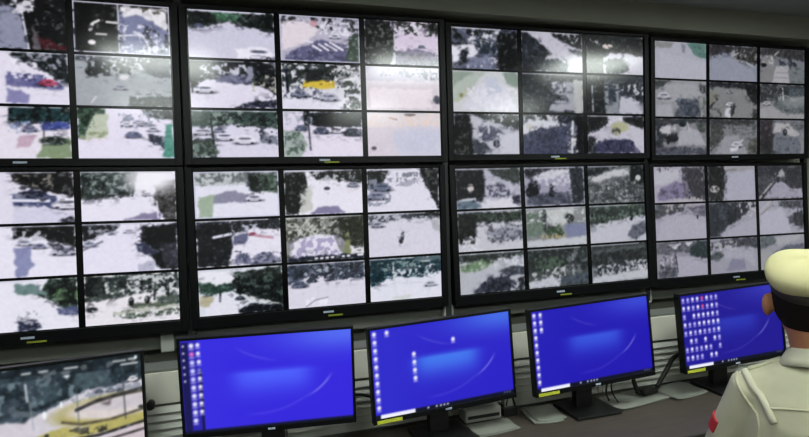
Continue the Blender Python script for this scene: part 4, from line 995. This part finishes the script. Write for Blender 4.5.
for S_, E_, W_, sx in ((LS, LE, LW, -1), (RS, RE, RW, 1)):
    parts.append(limb([S_, [(a + b) / 2 for a, b in zip(S_, E_)], E_], [.055, .048, .042]))
    parts.append(limb([E_, [(a + b) / 2 for a, b in zip(E_, W_)], W_], [.041, .037, .028]))
    d = (Vector(W_) - Vector(E_)).normalized()
    side = Vector((-sx, 0, 0)) - d * Vector((-sx, 0, 0)).dot(d)
    side.normalize()
    palm = Vector(W_) + d * .055
    parts.append([[tuple(Vector(W_) + d * t + side * math.cos(a) * wx + Vector((0, 0, 1)) * math.sin(a) * .015) for a in (2 * math.pi * k / 12 for k in range(12))]
                  for t, wx in ((-.01, .026), (.03, .038), (.07, .042), (.095, .038))])
    for f, (o_, L_) in enumerate(((-.031, .062), (-.011, .078), (.010, .084), (.030, .074))):
        b0 = Vector(W_) + d * .085 + side * o_ * 1.0
        k1 = b0 + d * L_ * .45 + Vector((0, 0, .004))
        k2 = b0 + d * L_ * .8 + Vector((0, 0, -.010))
        k3 = b0 + d * L_ + Vector((0, 0, -.024))
        parts.append(limb([b0, k1, k2, k3], [.0095, .009, .0085, .0075], 8))
    th0 = Vector(W_) + d * .03 + side * .03
    parts.append(limb([th0, th0 + side * .025 + d * .022, th0 + side * .035 + d * .052 + Vector((0, 0, -.008))], [.013, .011, .009], 8))
    # legs
    parts.append(limb([(sx * .09, .0, .535), (sx * .10, .2, .545), (sx * .11, .40, .53)], [.09, .08, .06]))
    parts.append(limb([(sx * .11, .40, .53), (sx * .115, .41, .33), (sx * .115, .40, .10)], [.058, .055, .038]))
    parts.append(limb([(sx * .115, .39, .05), (sx * .12, .47, .045), (sx * .125, .56, .035)], [.036, .038, .03]))
person = union_mesh('person', parts, 0.0075, 3, M['skin'])
person.location = (PX, PY, 0)
person.rotation_euler = (0, 0, -TH)
tag(person, 'seated man seen from behind in cream khaki shirt and cream cap, facing the monitors', 'person')

# shirt: inflated torso and half sleeves
def infl(r, k):
    return [x + k for x in r]
sh = [[ell_ring((0, y, z), rx + .014, ry + .014) for z, rx, ry, y in TORSO if z > .55][:-1] +
      [ell_ring((0, -.006, 1.128), .084, .074)]]
for S_, E_, W_ in ((LS, LE, LW), (RS, RE, RW)):
    e2 = [a + (b - a) * .92 for a, b in zip(S_, E_)]
    md = [(a + b) / 2 for a, b in zip(S_, E_)]
    ins = [a * .72 if i == 0 else a for i, a in enumerate(S_)]
    ins[2] += .014
    sh.append(limb([ins, [S_[0] * .98, S_[1], S_[2] + .002], md, e2], [.060, .062, .060, .060]))
shirt = union_mesh('shirt', sh, 0.007, 6, M['shirt'], person)
shirt['label'] = 'cream khaki uniform shirt'

# collar: folded band round the neck, higher at the back
def band(name, ctr, prof, tiltx, material, parent, n=40, a0=0.0, a1=2 * math.pi, thick=.004, asp=1.0):
    bm = bmesh.new()
    rt_ = Matrix.Rotation(tiltx, 3, 'X')
    closed = abs(a1 - a0 - 2 * math.pi) < 1e-6
    cnt = n if closed else n + 1
    rows = []
    for k in range(cnt):
        a = a0 + (a1 - a0) * k / n
        loop = []
        for r, z in prof + [(r - thick, z) for r, z in reversed(prof)]:
            loop.append(bm.verts.new(Vector(ctr) + rt_ @ Vector((r * math.cos(a), r * asp * math.sin(a), z))))
        rows.append(loop)
    for i in range(cnt if closed else cnt - 1):
        A, B = rows[i], rows[(i + 1) % cnt]
        for j in range(len(A)):
            bm.faces.new((A[j], B[j], B[(j + 1) % len(A)], A[(j + 1) % len(A)]))
    if not closed:
        bm.faces.new(rows[0])
        bm.faces.new(list(reversed(rows[-1])))
    return finish(bm, name, material, parent, True)
col = band('collar', (0, -.002, 1.125), [(.100, -.018), (.088, .006), (.074, .030), (.070, .034)], -.30, M['seam'], shirt,
           a0=math.radians(110), a1=math.radians(430), asp=.95)
# shoulder straps, sleeve seams, lanyard: laid on the shirt's surface
def on_shirt(p, lift):
    ok, loc, nor, _ = shirt.closest_point_on_mesh(Vector(p))
    return loc + nor * lift, nor

def strip(name, pts, hw, thick, material, parent, k=5):
    P = spline(pts, k)
    rings = []
    for i, p in enumerate(P):
        c, nrm = on_shirt(p, 0.0)
        dr = (P[min(i + 1, len(P) - 1)] - P[max(i - 1, 0)]).normalized()
        sd = dr.cross(nrm).normalized()
        rings.append([c + sd * hw - nrm * .004, c + sd * hw + nrm * thick * .6, c + nrm * thick, c - sd * hw + nrm * thick * .6, c - sd * hw - nrm * .004])
    bm = bmesh.new()
    add_rings(bm, rings)
    return finish(bm, name, material, parent, True)
for sx in (-1, 1):
    ep = strip('shoulder_strap', [(sx * .092, .01, 1.14), (sx * .13, .01, 1.12), (sx * .17, .008, 1.10)], .022, .006, M['shirt'], shirt)
    strip('shoulder_cord', [(sx * .185, -.015, 1.105), (sx * .172, -.06, 1.085), (sx * .15, -.10, 1.04), (sx * .125, -.13, .985)], .009, .010, M['seam'], shirt)
    strip('sleeve_seam', [(sx * .20, .0, 1.09), (sx * .195, -.06, 1.05), (sx * .165, -.10, .98), (sx * .15, -.09, .92)], .004, .004, M['shirt'], shirt)
strip('yoke_seam', [(-.14, -.12, 1.02), (-.06, -.14, 1.035), (0, -.14, 1.04), (.06, -.14, 1.035), (.14, -.12, 1.02)], .003, .003, M['shirt'], shirt)

# trousers, belt, shoes
tr = [[ell_ring((0, y, z), rx + .008, ry + .008) for z, rx, ry, y in TORSO if z < .69]]
for sx in (-1, 1):
    tr.append(limb([(sx * .09, .0, .535), (sx * .10, .2, .545), (sx * .11, .40, .53)], [.098, .09, .072]))
    tr.append(limb([(sx * .11, .40, .53), (sx * .115, .41, .33), (sx * .115, .40, .14)], [.07, .068, .058]))
trs = union_mesh('trousers', tr, 0.009, 4, M['trousers'], person)
band('belt', (0, 0, .665), [(.180, -.02), (.181, 0), (.180, .02)], 0, M['leather'], person, asp=.76, thick=.012)
for sx in (-1, 1):
    union_mesh('shoe', [limb([(sx * .115, .375, .05), (sx * .12, .47, .048), (sx * .125, .575, .036)], [.045, .046, .038]),
                        [[(sx * .118 + a * .045, .45 + b, z) for a, b in ((-1, -.1), (1, -.1), (1, .16), (-1, .16))] for z in (.0, .03)]],
               0.006, 4, M['leather'], person)

# hair: dark shell over the back and sides of the head, down to the nape
hr = bmesh.new()
n, rows = 36, 14
grid = []
for j in range(rows + 1):
    rowv = []
    for i in range(n):
        a = 2 * math.pi * i / n                       # 90 deg = front
        front = max(0, math.sin(a))
        side_ = abs(math.cos(a))
        low = -.105 + .115 * front ** .8 + (.012 if side_ > .93 else 0)
        e0 = math.asin(max(-.95, min(.9, (low - .02) / .112)))
        e = e0 + (math.pi / 2 - .05 - e0) * j / rows
        R_ = (.083, .103, .112)
        rowv.append(hr.verts.new(HC + Vector((R_[0] * math.cos(e) * math.cos(a), -.005 + R_[1] * math.cos(e) * math.sin(a), .02 + R_[2] * math.sin(e)))))
    grid.append(rowv)
for j in range(rows):
    for i in range(n):
        hr.faces.new((grid[j][i], grid[j][(i + 1) % n], grid[j + 1][(i + 1) % n], grid[j + 1][i]))
hr.faces.new(grid[-1])
hr.faces.new(list(reversed(grid[0])))
hair = finish(hr, 'hair', M['hair'], person, True)
hair['label'] = 'short black hair'
# face details
for sx in (-1, 1):
    bm = bmesh.new()
    add_rings(bm, ellipsoid(HC + Vector((sx * .03, .093, .008)), .012, .006, .006, 12, 8))
    finish(bm, 'eye', M['frame'], person, True)
bm = bmesh.new()
add_rings(bm, limb([HC + Vector((-.022, .103, -.033)), HC + Vector((0, .107, -.030)), HC + Vector((.022, .103, -.033))], [.005, .007, .005], 8))
finish(bm, 'moustache', M['hair'], person, True)

# cap: soft cream crown tipped back, brown band, peak in front
capo = empty('cap')
bm = bmesh.new()
prof = [(.084, -.004), (.094, .000), (.101, .012), (.103, .027), (.099, .040), (.089, .051), (.074, .060), (.052, .066), (.027, .069), (.004, .070)]
rg = lathe_rings(prof, 44)
rg = [[(x * (1 + .012 * math.sin(5 * math.atan2(y, x) + 9 * z * 10)), y * 1.12, z + .004 * math.sin(3 * math.atan2(y, x))) for x, y, z in r] for r in rg]
add_rings(bm, rg)
crown = finish(bm, 'crown', M['capcloth'], capo, True)
bm = bmesh.new()
add_rings(bm, [[(x, y * 1.18, z) for x, y, z in r] for r in lathe_rings([(.084, -.026), (.088, -.024), (.089, -.004), (.084, .0)], 40)])
finish(bm, 'band', M['capband'], capo, True)
bm = bmesh.new()
up_, dn_ = [], []
for k in range(15):
    a = math.radians(30 + k * 120 / 14)
    fr = math.sin(math.pi * k / 14)
    up_.append([(.086 * math.cos(a), .101 * math.sin(a), -.018), ((.088 + .02 * fr) * math.cos(a), (.103 + .055 * fr) * math.sin(a), -.022 - .022 * fr)])
for lev in (0, -.004):
    for (a1_, b1_), (a2_, b2_) in zip(up_[:-1], up_[1:]):
        bm.faces.new([bm.verts.new((p[0], p[1], p[2] + lev)) for p in (a1_, b1_, b2_, a2_)])
bmesh.ops.remove_doubles(bm, verts=bm.verts, dist=1e-5)
finish(bm, 'peak', M['leather'], capo, True)
capo.parent = None
tag(capo, 'cream cloth cap on the head of the seated man', 'cap')
rotz = Matrix.Rotation(-TH, 4, 'Z')
capo.matrix_world = Matrix.Translation((PX, PY, 0)) @ rotz @ Matrix.Translation((-.024, .0, 1.350)) @ Matrix.Rotation(math.radians(19), 4, 'X')

# red badge on the sleeve edge
bm = bmesh.new()
dirE = (Vector(LE) - Vector(LS)).normalized()
bc = Vector(LS) + dirE * .145
outv = Vector((-1, -.15, .1))
outv = (outv - dirE * outv.dot(dirE)).normalized()
wv = dirE.cross(outv)
rings = []
for k in range(9):
    a = math.radians(-26 + k * 6.5)
    o_ = outv * math.cos(a) + wv * math.sin(a)
    rings.append([tuple(bc + o_ * .052 + dirE * .02), tuple(bc + o_ * .0645 + dirE * .02), tuple(bc + o_ * .0645 - dirE * .02), tuple(bc + o_ * .052 - dirE * .02)])
add_rings(bm, rings)
bd = finish(bm, 'sleeve_badge', M['red'], shirt)
bd['label'] = 'red cloth badge on the left sleeve'

# stool under the man
stl = empty('swivel_stool', (PX - .0, PY, 0))
bm = bmesh.new()
add_rings(bm, lathe_rings([(.15, .385), (.185, .395), (.195, .415), (.19, .44), (.16, .452), (.02, .455)], 32))
finish(bm, 'seat', M['seatfab'], stl, True)
bm = bmesh.new()
add_rings(bm, lathe_rings([(.028, .08), (.028, .22), (.02, .23), (.02, .385)], 18))
finish(bm, 'post', M['chrome'], stl, True)
for k in range(5):
    a = 2 * math.pi * k / 5 + .3
    lg = tube('leg', [(0, 0, .095), (.16 * math.cos(a), .16 * math.sin(a), .075), (.26 * math.cos(a), .26 * math.sin(a), .06)], [.022, .018, .014], M['stand'], stl, 10)
    bm = bmesh.new()
    add_rings(bm, [[(.26 * math.cos(a) + r * math.cos(t), .26 * math.sin(a) + yy, .026 + r * math.sin(t)) for t in (2 * math.pi * q / 14 for q in range(14))]
                   for yy, r in ((-.014, .022), (-.01, .026), (.01, .026), (.014, .022))])
    finish(bm, 'caster', M['black'], lg, True)
tag(stl, 'dark round swivel stool under the seated man', 'stool')
